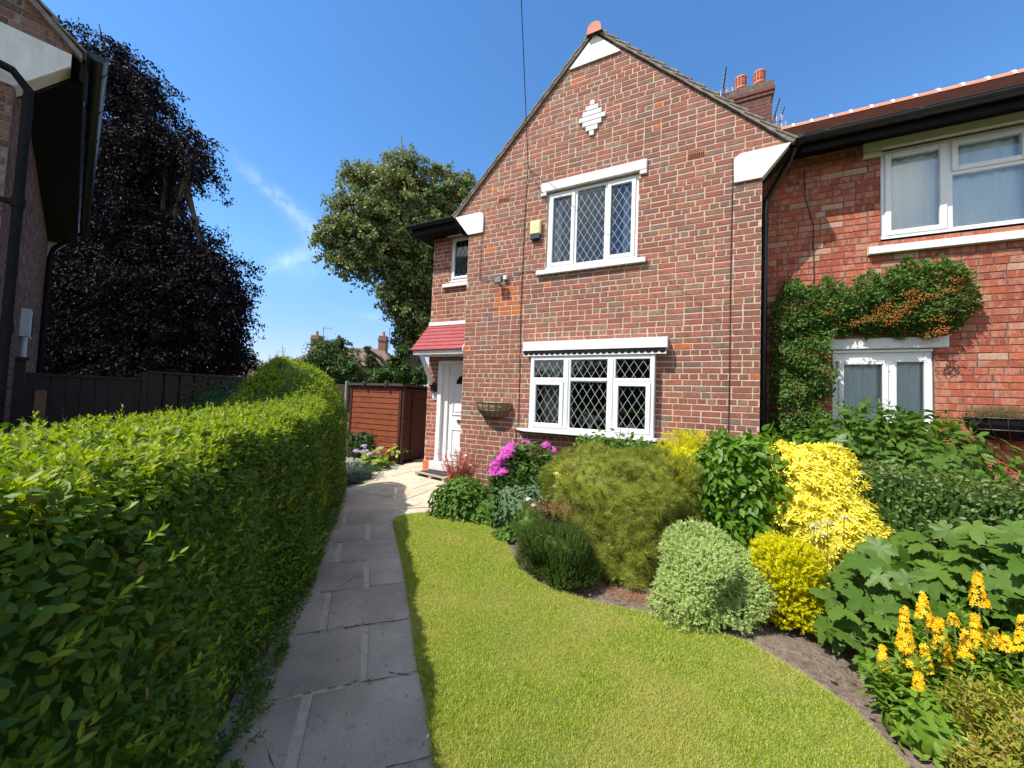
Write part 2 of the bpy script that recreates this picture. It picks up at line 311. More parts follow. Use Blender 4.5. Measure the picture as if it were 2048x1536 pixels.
# ------------------------------------------------------------------ object helpers
def tag(o, label=None, cat=None, group=None, kind=None):
    if label: o['label'] = label
    if cat: o['category'] = cat
    if group: o['group'] = group
    if kind: o['kind'] = kind
    return o
def empty(name, loc=(0, 0, 0), rz=0., label=None, cat=None, group=None):
    o = bpy.data.objects.new(name, None); COL.objects.link(o); o.location = tuple(map(float, loc)); o.rotation_euler = (0, 0, rz); o.empty_display_size = .1
    return tag(o, label, cat, group)
def root_of(o):
    while o.parent: o = o.parent
    return o
def link(name, me, parent=None, local=False):
    o = bpy.data.objects.new(name, me); COL.objects.link(o)
    if parent is not None:
        o.parent = parent
    return o
class MB:
    """collects polygons; build() links them as ONE mesh. Coordinates are world unless local=True (then in the root's frame)."""
    def __init__(s): s.v = []; s.f = []; s.mi = []; s.m = 0
    def poly(s, pts, m=None):
        b = len(s.v); s.v += [tuple(map(float, p)) for p in pts]; s.f.append(tuple(range(b, b+len(pts)))); s.mi.append(s.m if m is None else m)
    def faces(s, V, Fs, m=None):
        b = len(s.v); s.v += [tuple(map(float, p)) for p in V]
        for f in Fs: s.f.append(tuple(b+i for i in f)); s.mi.append(s.m if m is None else m)
    def box(s, x0, x1, y0, y1, z0, z1, bev=0., m=None):
        if bev <= 0:
            V = [(x, y, z) for z in (z0, z1) for y in (y0, y1) for x in (x0, x1)]
            s.faces(V, [(0, 2, 3, 1), (4, 5, 7, 6), (0, 1, 5, 4), (2, 6, 7, 3), (0, 4, 6, 2), (1, 3, 7, 5)], m); return
        b = min(bev, (x1-x0)/2.01, (y1-y0)/2.01, (z1-z0)/2.01)
        X = (x0, x1); Y = (y0, y1); Z = (z0, z1); V = []; ix = {}
        for i in (0, 1):
            for j in (0, 1):
                for k in (0, 1):
                    sx, sy, sz = (1-2*i)*b, (1-2*j)*b, (1-2*k)*b
                    for a, p in (('x', (X[i], Y[j]+sy, Z[k]+sz)), ('y', (X[i]+sx, Y[j], Z[k]+sz)), ('z', (X[i]+sx, Y[j]+sy, Z[k]))):
                        ix[i, j, k, a] = len(V); V.append(p)
        Fs = []
        for i in (0, 1): Fs.append([ix[i, j, k, 'x'] for j, k in ((0, 0), (0, 1), (1, 1), (1, 0))][::(1 if i == 0 else -1)])
        for j in (0, 1): Fs.append([ix[i, j, k, 'y'] for i, k in ((0, 0), (1, 0), (1, 1), (0, 1))][::(1 if j == 0 else -1)])
        for k in (0, 1): Fs.append([ix[i, j, k, 'z'] for i, j in ((0, 0), (0, 1), (1, 1), (1, 0))][::(1 if k == 0 else -1)])
        for j in (0, 1):
            for k in (0, 1): Fs.append([ix[0, j, k, 'y'], ix[1, j, k, 'y'], ix[1, j, k, 'z'], ix[0, j, k, 'z']])
        for i in (0, 1):
            for k in (0, 1): Fs.append([ix[i, 0, k, 'x'], ix[i, 1, k, 'x'], ix[i, 1, k, 'z'], ix[i, 0, k, 'z']])
            for j in (0, 1): Fs.append([ix[i, j, 0, 'x'], ix[i, j, 1, 'x'], ix[i, j, 1, 'y'], ix[i, j, 0, 'y']])
            for j in (0, 1):
                for k in (0, 1): Fs.append([ix[i, j, k, a] for a in 'xyz'])
        s.faces(V, Fs, m)
    def prism(s, pts, off, m=None):
        """polygon pts (3D) extruded by vector off"""
        n = len(pts); A = [np.asarray(p, float) for p in pts]; off = np.asarray(off, float)
        V = A + [p+off for p in A]
        s.faces(V, [tuple(range(n))[::-1], tuple(range(n, 2*n))] + [(i, (i+1) % n, n+(i+1) % n, n+i) for i in range(n)], m)
    def tube(s, pts, r, n=10, m=None, cap=True):
        P = [np.asarray(p, float) for p in pts]; R = r if isinstance(r, (list, tuple)) else [r]*len(P)
        V = []; Fs = []; a = None
        for i, p in enumerate(P):
            d = P[min(i+1, len(P)-1)]-P[max(i-1, 0)]; d = d/(np.linalg.norm(d)+1e-9)
            if a is None:
                a = np.cross(d, (0, 0, 1.) if abs(d[2]) < .9 else (1., 0, 0))
            a = a-d*(a@d); a /= np.linalg.norm(a)+1e-9; b = np.cross(d, a)
            for k in range(n):
                t = 2*math.pi*k/n; V.append(p+R[i]*(math.cos(t)*a+math.sin(t)*b))
        for i in range(len(P)-1):
            for k in range(n): Fs.append((i*n+k, i*n+(k+1) % n, (i+1)*n+(k+1) % n, (i+1)*n+k))
        if cap: Fs += [tuple(range(n))[::-1], tuple((len(P)-1)*n+k for k in range(n))]
        s.faces(V, Fs, m)
    def lathe(s, c, prof, n=20, m=None):
        V = []; Fs = []
        for r, z in prof:
            for k in range(n):
                t = 2*math.pi*k/n; V.append((c[0]+r*math.cos(t), c[1]+r*math.sin(t), c[2]+z))
        for i in range(len(prof)-1):
            for k in range(n): Fs.append((i*n+k, i*n+(k+1) % n, (i+1)*n+(k+1) % n, (i+1)*n+k))
        s.faces(V, Fs, m)
    def build(s, name, mats, parent=None, smooth=False, local=False):
        me = bpy.data.meshes.new(name); V = np.array(s.v, float).reshape(-1, 3)
        o = link(name, me, parent)
        if parent is not None and not local:
            r = root_of(parent); c, sn = math.cos(-r.rotation_euler.z), math.sin(-r.rotation_euler.z)
            V = V-np.array(r.location); V = np.stack([c*V[:, 0]-sn*V[:, 1], sn*V[:, 0]+c*V[:, 1], V[:, 2]], 1)
        me.from_pydata(V.tolist(), [], s.f)
        for x in (mats if isinstance(mats, (list, tuple)) else [mats]): me.materials.append(x)
        me.polygons.foreach_set('material_index', s.mi)
        if smooth: me.polygons.foreach_set('use_smooth', [True]*len(s.f))
        me.update(); return o
def big(name, V, T, mat, parent=None, mi=None, smooth=False):
    """numpy mesh of triangles"""
    me = bpy.data.meshes.new(name); V = np.asarray(V, np.float32); T = np.asarray(T, np.int32)
    o = link(name, me, parent)
    if parent is not None:
        r = root_of(parent); V = V-np.array(r.location, np.float32)
    me.vertices.add(len(V)); me.vertices.foreach_set('co', V.ravel())
    me.loops.add(T.size); me.loops.foreach_set('vertex_index', T.ravel())
    me.polygons.add(len(T)); me.polygons.foreach_set('loop_start', np.arange(0, T.size, 3, dtype=np.int32)); me.polygons.foreach_set('loop_total', np.full(len(T), 3, np.int32))
    me.materials.append(mat)
    if smooth: me.polygons.foreach_set('use_smooth', np.ones(len(T), bool))
    me.update(calc_edges=True); me.validate(); return o
# ------------------------------------------------------------------ leaf templates: (verts, tris); tip along +x, normal +z, length 1
def t_ovate(w=.42, n=4, fold=.12, curl=.12, peak=.45):
    V = [(0, 0, 0)]; T = []
    for i in range(1, n):
        t = i/n; h = w/2*math.sin(math.pi*t**(math.log(.5)/math.log(peak)))**.8
        z = -curl*t*t
        V += [(t, -h, z+fold*h*2), (t, 0, z), (t, h, z+fold*h*2)]
    V.append((1, 0, -curl))
    T += [(0, 1, 2), (0, 2, 3)]
    for i in range(n-2):
        a = 1+3*i
        T += [(a, a+3, a+4), (a, a+4, a+1), (a+1, a+4, a+5), (a+1, a+5, a+2)]
    a = 1+3*(n-2); e = len(V)-1
    T += [(a, e, a+1), (a+1, e, a+2)]
    return np.array(V, float), np.array(T)
def t_diamond(w=.5, fold=.15, curl=.08):
    return np.array([(0, 0, 0), (.45, -w/2, fold*w), (1, 0, -curl), (.45, w/2, fold*w)], float), np.array([(0, 1, 2), (0, 2, 3)])
def t_needle(w=.03, curl=0.):
    return np.array([(0, -w/2, 0), (0, w/2, 0), (1, 0, curl)], float), np.array([(0, 1, 2)])
def t_palm(lobes=5, seed=1):
    angs = np.radians([-140, -72, 0, 72, 140]) if lobes == 5 else np.radians([-150, -104, -52, 0, 52, 104, 150])
    lens = [.58, .86, 1., .86, .58] if lobes == 5 else [.5, .72, .92, 1., .92, .72, .5]
    V = [(0, 0, 0)]; pts = []
    th = np.radians(np.arange(-168, 169, 6.))
    for t in th:
        r = .40 if abs(t) < 2.75 else .25
        for a, l in zip(angs, lens):
            d = abs(t-a)
            r = max(r, l*max(0, 1-(d/.62)**1.25*.62) if d < .62 else 0)
        saw = 1+.07*((int(round(math.degrees(t)/6)) % 2)*2-1)
        r *= saw
        fold = min(abs(t-a) for a in angs)
        pts.append((r*math.cos(t)+.0, r*math.sin(t), -.16*r*r+.10*r*fold))
    V += pts; T = [(0, i, i+1) for i in range(1, len(pts))]
    return np.array(V, float), np.array(T)
def t_star(n=5, w=.5):
    V = [(0, 0, 0)]; T = []
    for i in range(n):
        a = 2*math.pi*i/n; c, s = math.cos(a), math.sin(a); b = len(V)
        for (x, y, z) in ((.6, -w/2, .15), (1, 0, .08), (.6, w/2, .15)): V.append((x*c-y*s, x*s+y*c, z))
        T += [(0, b, b+1), (0, b+1, b+2)]
    return np.array(V, float), np.array(T)
def norm(a): return a/(np.linalg.norm(a, axis=-1, keepdims=True)+1e-9)
def inst(tmpl, P, X, Z, S, W=None):
    """bake copies of a template at P with tip direction X, normal about Z, size S"""
    V, T = tmpl; P = np.asarray(P); n = len(P)
    X = norm(X); Y = norm(np.cross(Z, X)); Zn = np.cross(X, Y)
    S = np.broadcast_to(np.asarray(S, float).reshape(-1, 1, 1), (n, 1, 1))
    w = 1. if W is None else np.asarray(W).reshape(-1, 1, 1)
    out = P[:, None, :] + S*(V[None, :, 0:1]*X[:, None, :] + w*V[None, :, 1:2]*Y[:, None, :] + V[None, :, 2:3]*Zn[:, None, :])
    TT = T[None] + (np.arange(n)*len(V))[:, None, None]
    return out.reshape(-1, 3), TT.reshape(-1, 3)
def joinm(parts):
    Vs = []; Ts = []; b = 0
    for V, T in parts: Vs.append(V); Ts.append(T+b); b += len(V)
    return np.concatenate(Vs), np.concatenate(Ts)
class Lump:
    """direction -> radius multiplier, a few random waves"""
    def __init__(s, seed, amp=.12, k=9, f=(2., 6.)):
        r = np.random.default_rng(seed); s.k = norm(r.normal(size=(k, 3)))*r.uniform(*f, (k, 1)); s.p = r.uniform(0, 6.28, k); s.a = amp/np.sqrt(k)*1.4
    def __call__(s, d): return 1+s.a*np.cos(d@s.k.T+s.p).sum(-1)
BOX = {}
def boxk(d, seed):
    p = BOX.get(seed)
    return 1. if not p else 1/np.power((np.abs(d)**p).sum(-1), 1/p)
def shell(c, rad, n, seed, lump=.14, depth=.25, zmin=None, up=-.25, power=1.6):
    """points in the outer shell of a lumpy ellipsoid -> positions, outward directions"""
    r = np.random.default_rng(seed); d = norm(r.normal(size=(int(n*2.2)+20, 3))); d = d[d[:, 2] > up][:n]
    L = Lump(seed+99, lump); k = L(d)*boxk(d, seed)*(1-depth*r.random(len(d))**power)
    P = np.asarray(c)+d*k[:, None]*np.asarray(rad)
    o = norm(d/np.asarray(rad))
    if zmin is not None:
        k = P[:, 2] > zmin; P = P[k]; o = o[k]
    return P, o
def orient(o, seed, upb=.45, rn=.5, droop=.2, out=.35):
    """leaf normals lean outward and up, tips spread sideways, outward and down"""
    r = np.random.default_rng(seed); n = len(o)
    Z = norm(o*.7+np.array([0, 0, upb])+r.normal(size=(n, 3))*rn)
    X = r.normal(size=(n, 3)); X = X-Z*(X*Z).sum(-1, keepdims=True); X = norm(norm(X)+o*out+np.array([0, 0, -droop]))
    return X, Z
def core(name, c, rad, mat, parent, seed, lump=.14, shrink=.80, zmin=None):
    """inner mass of the plant so that nothing shows through it"""
    mb = MB(); L = Lump(seed+99, lump); V = []; nu, nv = 22, 12
    for j in range(nv+1):
        for i in range(nu):
            a = 2*math.pi*i/nu; b = math.pi*(j/nv-.5)
            d = np.array([math.cos(a)*math.cos(b), math.sin(a)*math.cos(b), math.sin(b)])
            p = np.asarray(c)+d*L(d[None])[0]*boxk(d[None], seed)*np.asarray(rad)*shrink
            if zmin is not None: p[2] = max(p[2], zmin)
            V.append(p)
    mb.faces(V, [(j*nu+i, j*nu+(i+1) % nu, (j+1)*nu+(i+1) % nu, (j+1)*nu+i) for j in range(nv) for i in range(nu)])
    return mb.build(name, mat, parent, smooth=True)
def leaves(name, tmpl, P, o, S, mat, parent, seed, **kw):
    r = np.random.default_rng(seed+5); X, Z = orient(o, seed+6, **kw)
    return big(name, *inst(tmpl, P, X, Z, S*r.uniform(.7, 1.25, len(P))), mat, parent)
OV = t_ovate(); OVW = t_ovate(.6, 4, .1, .15); OVN = t_ovate(.3, 4, .15, .15); DI = t_diamond(); DIN = t_diamond(.28); ND = t_needle(.035); PALM = t_palm(5); PALM7 = t_palm(7); STAR = t_star()

# ================================================================== brick walls
def clip_poly(P, Q):
    """clip polygon P (list of 2D) by convex CCW polygon Q"""
    out = P
    for i in range(len(Q)):
        a = Q[i]; b = Q[(i+1) % len(Q)]; ex, ey = b[0]-a[0], b[1]-a[1]
        s = lambda p: ex*(p[1]-a[1])-ey*(p[0]-a[0])
        res = []
        for j in range(len(out)):
            p, q = out[j], out[(j+1) % len(out)]; sp, sq = s(p), s(q)
            if sp >= 0: res.append(p)
            if (sp >= 0) != (sq >= 0):
                t = sp/(sp-sq); res.append((p[0]+t*(q[0]-p[0]), p[1]+t*(q[1]-p[1])))
        out = res
        if len(out) < 3: return []
    return out
def brick_wall(mb, org, ud, nd, poly, holes=(), course=.082, length=.228, joint=.0140, seed=1, proud=.0045, patch=None, headers=4, rowoff=0., mats=(0, 1, 2), jit=.0032):
    """bricks as relief on a mortar sheet; org + u*ud + z up, nd = outward normal; poly convex CCW in (u,z)"""
    r = random.Random(seed); org = np.asarray(org, float); ud = np.asarray(ud, float); nd = np.asarray(nd, float)
    W = lambda u, z, d: org+ud*u+np.array([0, 0, z])+nd*d
    u0 = min(p[0] for p in poly); u1 = max(p[0] for p in poly); z0 = min(p[1] for p in poly); z1 = max(p[1] for p in poly)
    k = 0; z = z0
    while z < z1:
        zt = min(z+course, z1); iv = [(u0, u1)]
        for h in holes:
            ov = min(zt, h[3])-max(z, h[2])
            if ov > .35*course:
                nv = []
                for a, b in iv:
                    if h[1] <= a or h[0] >= b: nv.append((a, b)); continue
                    if h[0] > a: nv.append((a, h[0]))
                    if h[1] < b: nv.append((h[1], b))
                iv = nv
        head = headers and (k % headers == headers-1)
        L = length/2 if head else length
        ph = (k*length/2*(.97 if head else 1)+rowoff) % length
        for a, b in iv:
            q = clip_poly([(a, z), (b, z), (b, zt), (a, zt)], poly)
            if q: mb.poly([W(u, w, 0.) for u, w in q], mats[1])
        x = u0-ph
        while x < u1:
            Lb = L
            if not head and r.random() < .10: Lb = L/2
            a, b = x+joint*.4+r.uniform(-.003, .003), x+Lb-joint*.4+r.uniform(-.003, .003); x += Lb
            za, zb = z+joint/2+r.uniform(-.0015, .0015), zt-joint/2+r.uniform(-.0015, .0015)
            if zb-za < .02: continue
            for ia, ib in iv:
                aa, bb = max(a, ia+.002), min(b, ib-.002)
                if bb-aa < .03: continue
                j = lambda: r.uniform(-jit, jit)
                q = clip_poly([(aa+j(), za+j()), (bb+j(), za+j()), (bb+j(), zb+j()), (aa+j(), zb+j())], poly)
                if len(q) < 3: continue
                d = proud+r.uniform(-.0012, .0015); cx = sum(p[0] for p in q)/len(q); cz = sum(p[1] for p in q)/len(q)
                inn = [(p[0]+(.004 if p[0] < cx else -.004), p[1]+(.004 if p[1] < cz else -.004)) for p in q]
                V = [W(u, w, -.001) for u, w in q]+[W(u, w, d) for u, w in inn]; n = len(q)
                mi = mats[0]
                if patch and patch(.5*(aa+bb), .5*(za+zb), r): mi = mats[2]
                mb.faces(V, [tuple(range(n, 2*n))]+[(i, (i+1) % n, n+(i+1) % n, n+i) for i in range(n)], mi)
        z += course; k += 1
def reveal(mb, x0, x1, z0, z1, y0, y1, m=1):
    """sides of an opening"""
    for a, b in (((x0, z0), (x1, z0)), ((x1, z0), (x1, z1)), ((x1, z1), (x0, z1)), ((x0, z1), (x0, z0))):
        mb.poly([(a[0], y0, a[1]), (b[0], y0, b[1]), (b[0], y1, b[1]), (a[0], y1, a[1])], m)
# ================================================================== windows
def bars(mb, x0, x1, z0, z1, y0, y1, t, bev=.006):
    mb.box(x0, x0+t, y0, y1, z0, z1, bev); mb.box(x1-t, x1, y0, y1, z0, z1, bev)
    mb.box(x0+t-.001, x1-t+.001, y0+.0015, y1, z0, z0+t, bev); mb.box(x0+t-.001, x1-t+.001, y0+.0015, y1, z1-t, z1, bev)
def lattice(mb, x0, x1, z0, z1, y, dx, dz, w=.0045):
    """diagonal lead strips clipped to the pane"""
    for sgn in (1, -1):
        sl = sgn*dz/dx; c0 = z0-abs(dz/dx)*(x1-x0)-dz; k = 0
        kmax = int((z1-z0+2*abs(dz/dx)*(x1-x0)+2*dz)/dz)+2
        for k in range(-2, kmax):
            c = c0+k*dz                                             # z = c + sl*(x-x0)
            xs = sorted([(z0-c)/sl+x0, (z1-c)/sl+x0]); a, b = max(xs[0], x0), min(xs[1], x1)
            if b-a < .004: continue
            p, q = np.array([a, y, c+sl*(a-x0)]), np.array([b, y, c+sl*(b-x0)])
            d = (q-p)/np.linalg.norm(q-p); nrm = np.array([-d[2], 0, d[0]])*w/2
            yy = y if sgn > 0 else y-.0015
            P4 = [p-nrm, q-nrm, q+nrm, p+nrm]
            P4 = [np.array([v[0], yy, v[2]]) for v in P4]
            mb.prism(P4, (0, .003, 0))
def pane(x0, x1, z0, z1, y, mat, parent, lead=None, ldx=.105, ldz=.18):
    g = MB(); g.poly([(x0, y, z0), (x1, y, z0), (x1, y, z1), (x0, y, z1)]); g.build('pane', mat, parent)
    if lead is not None:
        l = MB(); lattice(l, x0, x1, z0, z1, y-.006, ldx, ldz); l.build('leading', lead, parent)
def curtain(x0, x1, z0, z1, y, parent, mat, waves=8, amp=.025, seed=0, flare=0.):
    r = random.Random(seed); V = []; n = 60; ph = [r.uniform(0, 6) for _ in range(3)]
    for j in range(7):
        z = z1+(z0-z1)*j/6
        for i in range(n+1):
            t = i/n; x = x0+(x1-x0)*t
            V.append((x, y+amp*math.sin(2*math.pi*waves*t+ph[0]+.3*j/6)+amp*.5*math.sin(2*math.pi*waves*.37*t+ph[1]), z))
    mb = MB(); mb.faces(V, [(j*(n+1)+i, j*(n+1)+i+1, (j+1)*(n+1)+i+1, (j+1)*(n+1)+i) for j in range(6) for i in range(n)])
    return mb.build('curtain', mat, parent, smooth=True)
def room(x0, x1, z0, z1, y0, y1, parent, mat):
    mb = MB()
    mb.poly([(x0, y1, z0), (x1, y1, z0), (x1, y1, z1), (x0, y1, z1)])
    mb.poly([(x0, y0, z0), (x0, y1, z0), (x0, y1, z1), (x0, y0, z1)]); mb.poly([(x1, y0, z0), (x1, y1, z0), (x1, y1, z1), (x1, y0, z1)])
    mb.poly([(x0, y0, z0), (x1, y0, z0), (x1, y1, z0), (x0, y1, z0)]); mb.poly([(x0, y0, z1), (x1, y0, z1), (x1, y1, z1), (x0, y1, z1)])
    return mb.build('interior_wall', mat, parent)
def gutter(mb, p, q, r=.058, m=0):
    """half-round gutter from p to q with closed ends"""
    p = np.asarray(p, float); q = np.asarray(q, float); d = (q-p)/np.linalg.norm(q-p); s = np.cross(d, (0, 0, 1.)); n = 10
    V = []
    for e in (p, q):
        for k in range(n+1):
            t = math.pi*k/n; V.append(e+s*r*math.cos(t)-np.array([0, 0, 1])*r*math.sin(t))
    Fs = [(k, k+1, n+2+k, n+1+k) for k in range(n)]+[tuple(range(n+1)), tuple(range(n+1, 2*n+2))]
    mb.faces(V, Fs, m)
    # rolled rims
    for sg in (1, -1): mb.tube([p+s*r*sg, q+s*r*sg], .007, 6, m)
    L = np.linalg.norm(q-p); k = max(1, int(L/.9))
    for i in range(k+1):                                              # union brackets
        c = p+d*(L*(i+.35)/(k+.7)); Vb = []
        for e in (c-d*.022, c+d*.022):
            for kk in range(n+1):
                t = math.pi*kk/n; Vb.append(e+s*(r+.006)*math.cos(t)-np.array([0, 0, 1])*(r+.006)*math.sin(t))
        mb.faces(Vb, [(kk, kk+1, n+2+kk, n+1+kk) for kk in range(n)]+[tuple(range(n+1)), tuple(range(n+1, 2*n+2))], m)
def tiled_plane(mb, a, b, c, d, courses, thick=.022, lift=.03, m=0, along=None):
    """roof slope a->b eave, d->c ridge, as overlapping tile courses (stepped slabs)"""
    a, b, c, d = (np.asarray(x, float) for x in (a, b, c, d)); nrm = np.cross(b-a, d-a); nrm /= np.linalg.norm(nrm)
    if nrm[2] < 0: nrm = -nrm
    for i in range(courses):
        t0, t1 = i/courses, (i+1.12)/courses; t1 = min(t1, 1.)
        p0, p1 = a+(d-a)*t0, b+(c-b)*t0; q0, q1 = a+(d-a)*t1, b+(c-b)*t1
        V = [p0+nrm*lift, p1+nrm*lift, q1+nrm*.004, q0+nrm*.004, p0+nrm*(lift-thick), p1+nrm*(lift-thick), q1-nrm*.012, q0-nrm*.012]
        mb.faces(V, [(0, 1, 2, 3), (7, 6, 5, 4), (0, 4, 5, 1), (1, 5, 6, 2), (2, 6, 7, 3), (3, 7, 4, 0)], m)
exec_parts = []
# ================================================================== setting: ground, bed, lawn, path
mb = MB(); mb.poly([(-600, -600, -.06), (600, -600, -.06), (600, 600, -.06), (-600, 600, -.06)])
tag(mb.build('ground', M['ground']), kind='structure')
mb = MB(); mb.poly([(-7.5, -9, -.045), (-1.2, -9, -.045), (-1.2, 2, -.045), (-7.5, 2, -.045)])
tag(mb.build('side_yard', M['drive']), kind='structure')
LAWN = [(4.6, -5.85), (3.7, -5.02), (2.97, -4.35), (2.75, -4.13), (2.5, -3.92), (2.17, -3.6), (1.66, -3.12), (1.04, -2.56), (.60, -2.17), (.50, -2.0), (.56, -1.78), (.68, -1.62), (.85, -1.53), (1.12, -1.50), (1.45, -1.57), (1.75, -1.75), (2.02, -1.99), (2.25, -2.27), (2.45, -2.50), (2.62, -2.64), (2.82, -2.71), (3.23, -2.72), (3.58, -2.66), (3.91, -2.65), (4.2, -2.70), (4.43, -2.87), (4.61, -3.06), (4.69, -3.27), (4.73, -3.45), (4.80, -3.9), (4.95, -5.85)]
def inside(P, poly):
    x, y = P[:, 0], P[:, 1]; c = np.zeros(len(P), bool); n = len(poly)
    for i in range(n):
        x1, y1 = poly[i]; x2, y2 = poly[(i+1) % n]
        k = (y1 > y) != (y2 > y)
        c ^= k & (x < (x2-x1)*(y-y1)/(y2-y1+1e-12)+x1)
    return c
# soil: a rough sheet
gx = np.arange(-.6, 9.6, .05); gy = np.arange(-6.2, .60, .05)
r = np.random.default_rng(3); X, Y = np.meshgrid(gx, gy); Z = np.full(X.shape, -.028)
for f, a in ((1.3, .008), (3.1, .007), (7., .006), (15., .005)):
    for _ in range(4):
        th = r.uniform(0, 6.28); Z += a*.6*np.sin(f*6*(X*math.cos(th)+Y*math.sin(th))+r.uniform(0, 6.28))
Z += r.normal(size=X.shape)*.004
nx = len(gx); ny = len(gy); idx = np.arange(nx*ny).reshape(ny, nx)
q = np.stack([idx[:-1, :-1], idx[:-1, 1:], idx[1:, 1:], idx[1:, :-1]], -1).reshape(-1, 4)
T = np.concatenate([q[:, [0, 1, 2]], q[:, [0, 2, 3]]])
tag(big('flower_bed_soil', np.stack([X, Y, np.minimum(Z, -.006)], -1).reshape(-1, 3), T, M['soil'], smooth=False), kind='structure')
# clods and stones on the soil near the lawn edge
r = np.random.default_rng(5)
mb = MB(); P = np.stack([r.uniform(.6, 5.2, 2600), r.uniform(-3.9, -1.2, 2600)], 1)
Pl = np.array(LAWN); dmin = np.min(np.linalg.norm(P[:, None]-np.concatenate([Pl[10:], (Pl[10:-1]+Pl[11:])/2])[None], axis=2), 1)
P = P[(~inside(P, LAWN)) & (dmin < .42) & (P[:, 0] > .9)]
Vc = []
ico = [(0, 0, 1), (.89, 0, .45), (.28, .85, .45), (-.72, .53, .45), (-.72, -.53, .45), (.28, -.85, .45), (.72, .53, -.45), (-.28, .85, -.45), (-.89, 0, -.45), (-.28, -.85, -.45), (.72, -.53, -.45), (0, 0, -1)]
icf = [(0, 1, 2), (0, 2, 3), (0, 3, 4), (0, 4, 5), (0, 5, 1), (1, 6, 2), (2, 7, 3), (3, 8, 4), (4, 9, 5), (5, 10, 1), (6, 7, 2), (7, 8, 3), (8, 9, 4), (9, 10, 5), (10, 6, 1), (11, 7, 6), (11, 8, 7), (11, 9, 8), (11, 10, 9), (11, 6, 10)]
for x, y in P:
    s = .004+.012*r.random()**2.5; g = r.uniform(.5, 1.3, 12)
    mb.faces([(x+s*a*k*1.2, y+s*b*k, -.022+s*.4+s*c*k*.8) for (a, b, c), k in zip(ico, g)], icf)
tag(mb.build('soil_clods', M['clod']), 'crumbly brown soil clods along the lawn edge', 'soil', kind='stuff')
# lawn sheet and grass
mb = MB(); mb.prism([(x, y, -.05) for x, y in LAWN], (0, 0, .056)); tag(mb.build('lawn', M['lawn']), kind='structure')
r = np.random.default_rng(11)
def scatter(n, x0, x1, y0, y1, poly):
    P = np.stack([r.uniform(x0, x1, n), r.uniform(y0, y1, n)], 1); return P[inside(P, poly)]
P = scatter(1500000, .4, 5.0, -5.2, -1.4, LAWN)
dist = np.linalg.norm(P-CAM[:2], axis=1)
P = P[r.random(len(P)) < np.clip((2.4/dist)**1.5, .18, 1.)]
dist = np.linalg.norm(P-CAM[:2], axis=1)
n = len(P); th = r.uniform(0, 6.28, n)
pn = .5+.3*np.sin(P[:, 0]*5.1+1.3*np.sin(P[:, 1]*3.7))*np.cos(P[:, 1]*4.3+P[:, 0]*1.7)+.3*np.sin(P[:, 0]*13.+2*np.sin(P[:, 1]*9.))*np.cos(P[:, 1]*11.+P[:, 0]*5)
h = r.uniform(.009, .021, n)*(.65+.7*pn); w = (.0009+.0006*r.random(n))*np.clip(dist/2.6, 1, 2.2)
lean = r.uniform(.1, 1.0, n)*h; la = r.uniform(0, 6.28, n)
dx, dy = np.cos(th)*w, np.sin(th)*w; lx, ly = np.cos(la)*lean, np.sin(la)*lean
z0 = np.full(n, .004)
V = np.stack([np.stack([P[:, 0]-dx, P[:, 1]-dy, z0], 1), np.stack([P[:, 0]+dx, P[:, 1]+dy, z0], 1),
              np.stack([P[:, 0]+lx*.4+dx*.8, P[:, 1]+ly*.4+dy*.8, z0+h*.62], 1), np.stack([P[:, 0]+lx*.4-dx*.8, P[:, 1]+ly*.4-dy*.8, z0+h*.62], 1),
              np.stack([P[:, 0]+lx, P[:, 1]+ly, z0+h], 1)], 1).reshape(-1, 3)
T = (np.array([(0, 1, 2), (0, 2, 3), (3, 2, 4)])[None]+(np.arange(n)*5)[:, None, None]).reshape(-1, 3)
tag(big('grass', V, T, M['grass']), 'short sunlit lawn grass with straw coloured patches', 'grass', kind='stuff')
ed = np.array(LAWN); seg = np.arange(len(ed)-1); r = np.random.default_rng(19); n = 16000; k = r.integers(0, len(ed)-1, n); t_ = r.random((n, 1)); Pe = ed[k]*(1-t_)+ed[k+1]*t_; dv = norm(ed[k+1]-ed[k]); out = np.stack([dv[:, 1], -dv[:, 0]], 1)*-1
ctr = np.array([2.9, -3.6]); sg = np.sign(((Pe-ctr)*out).sum(1, keepdims=True)); out = out*sg
P3_ = np.concatenate([Pe-out*r.uniform(0, .02, (n, 1)), np.full((n, 1), .002)], 1); X_ = norm(np.concatenate([out*r.uniform(.1, 1.2, (n, 1))+r.normal(size=(n, 2))*.5, r.uniform(.35, 1.2, (n, 1))], 1))
tag(big('lawn_edge_grass', *inst(t_needle(.07), P3_, X_, r.normal(size=(n, 3)), r.uniform(.018, .042, n)), M['grass']), 'longer ragged grass blades fringing the lawn edge', 'grass', kind='stuff')
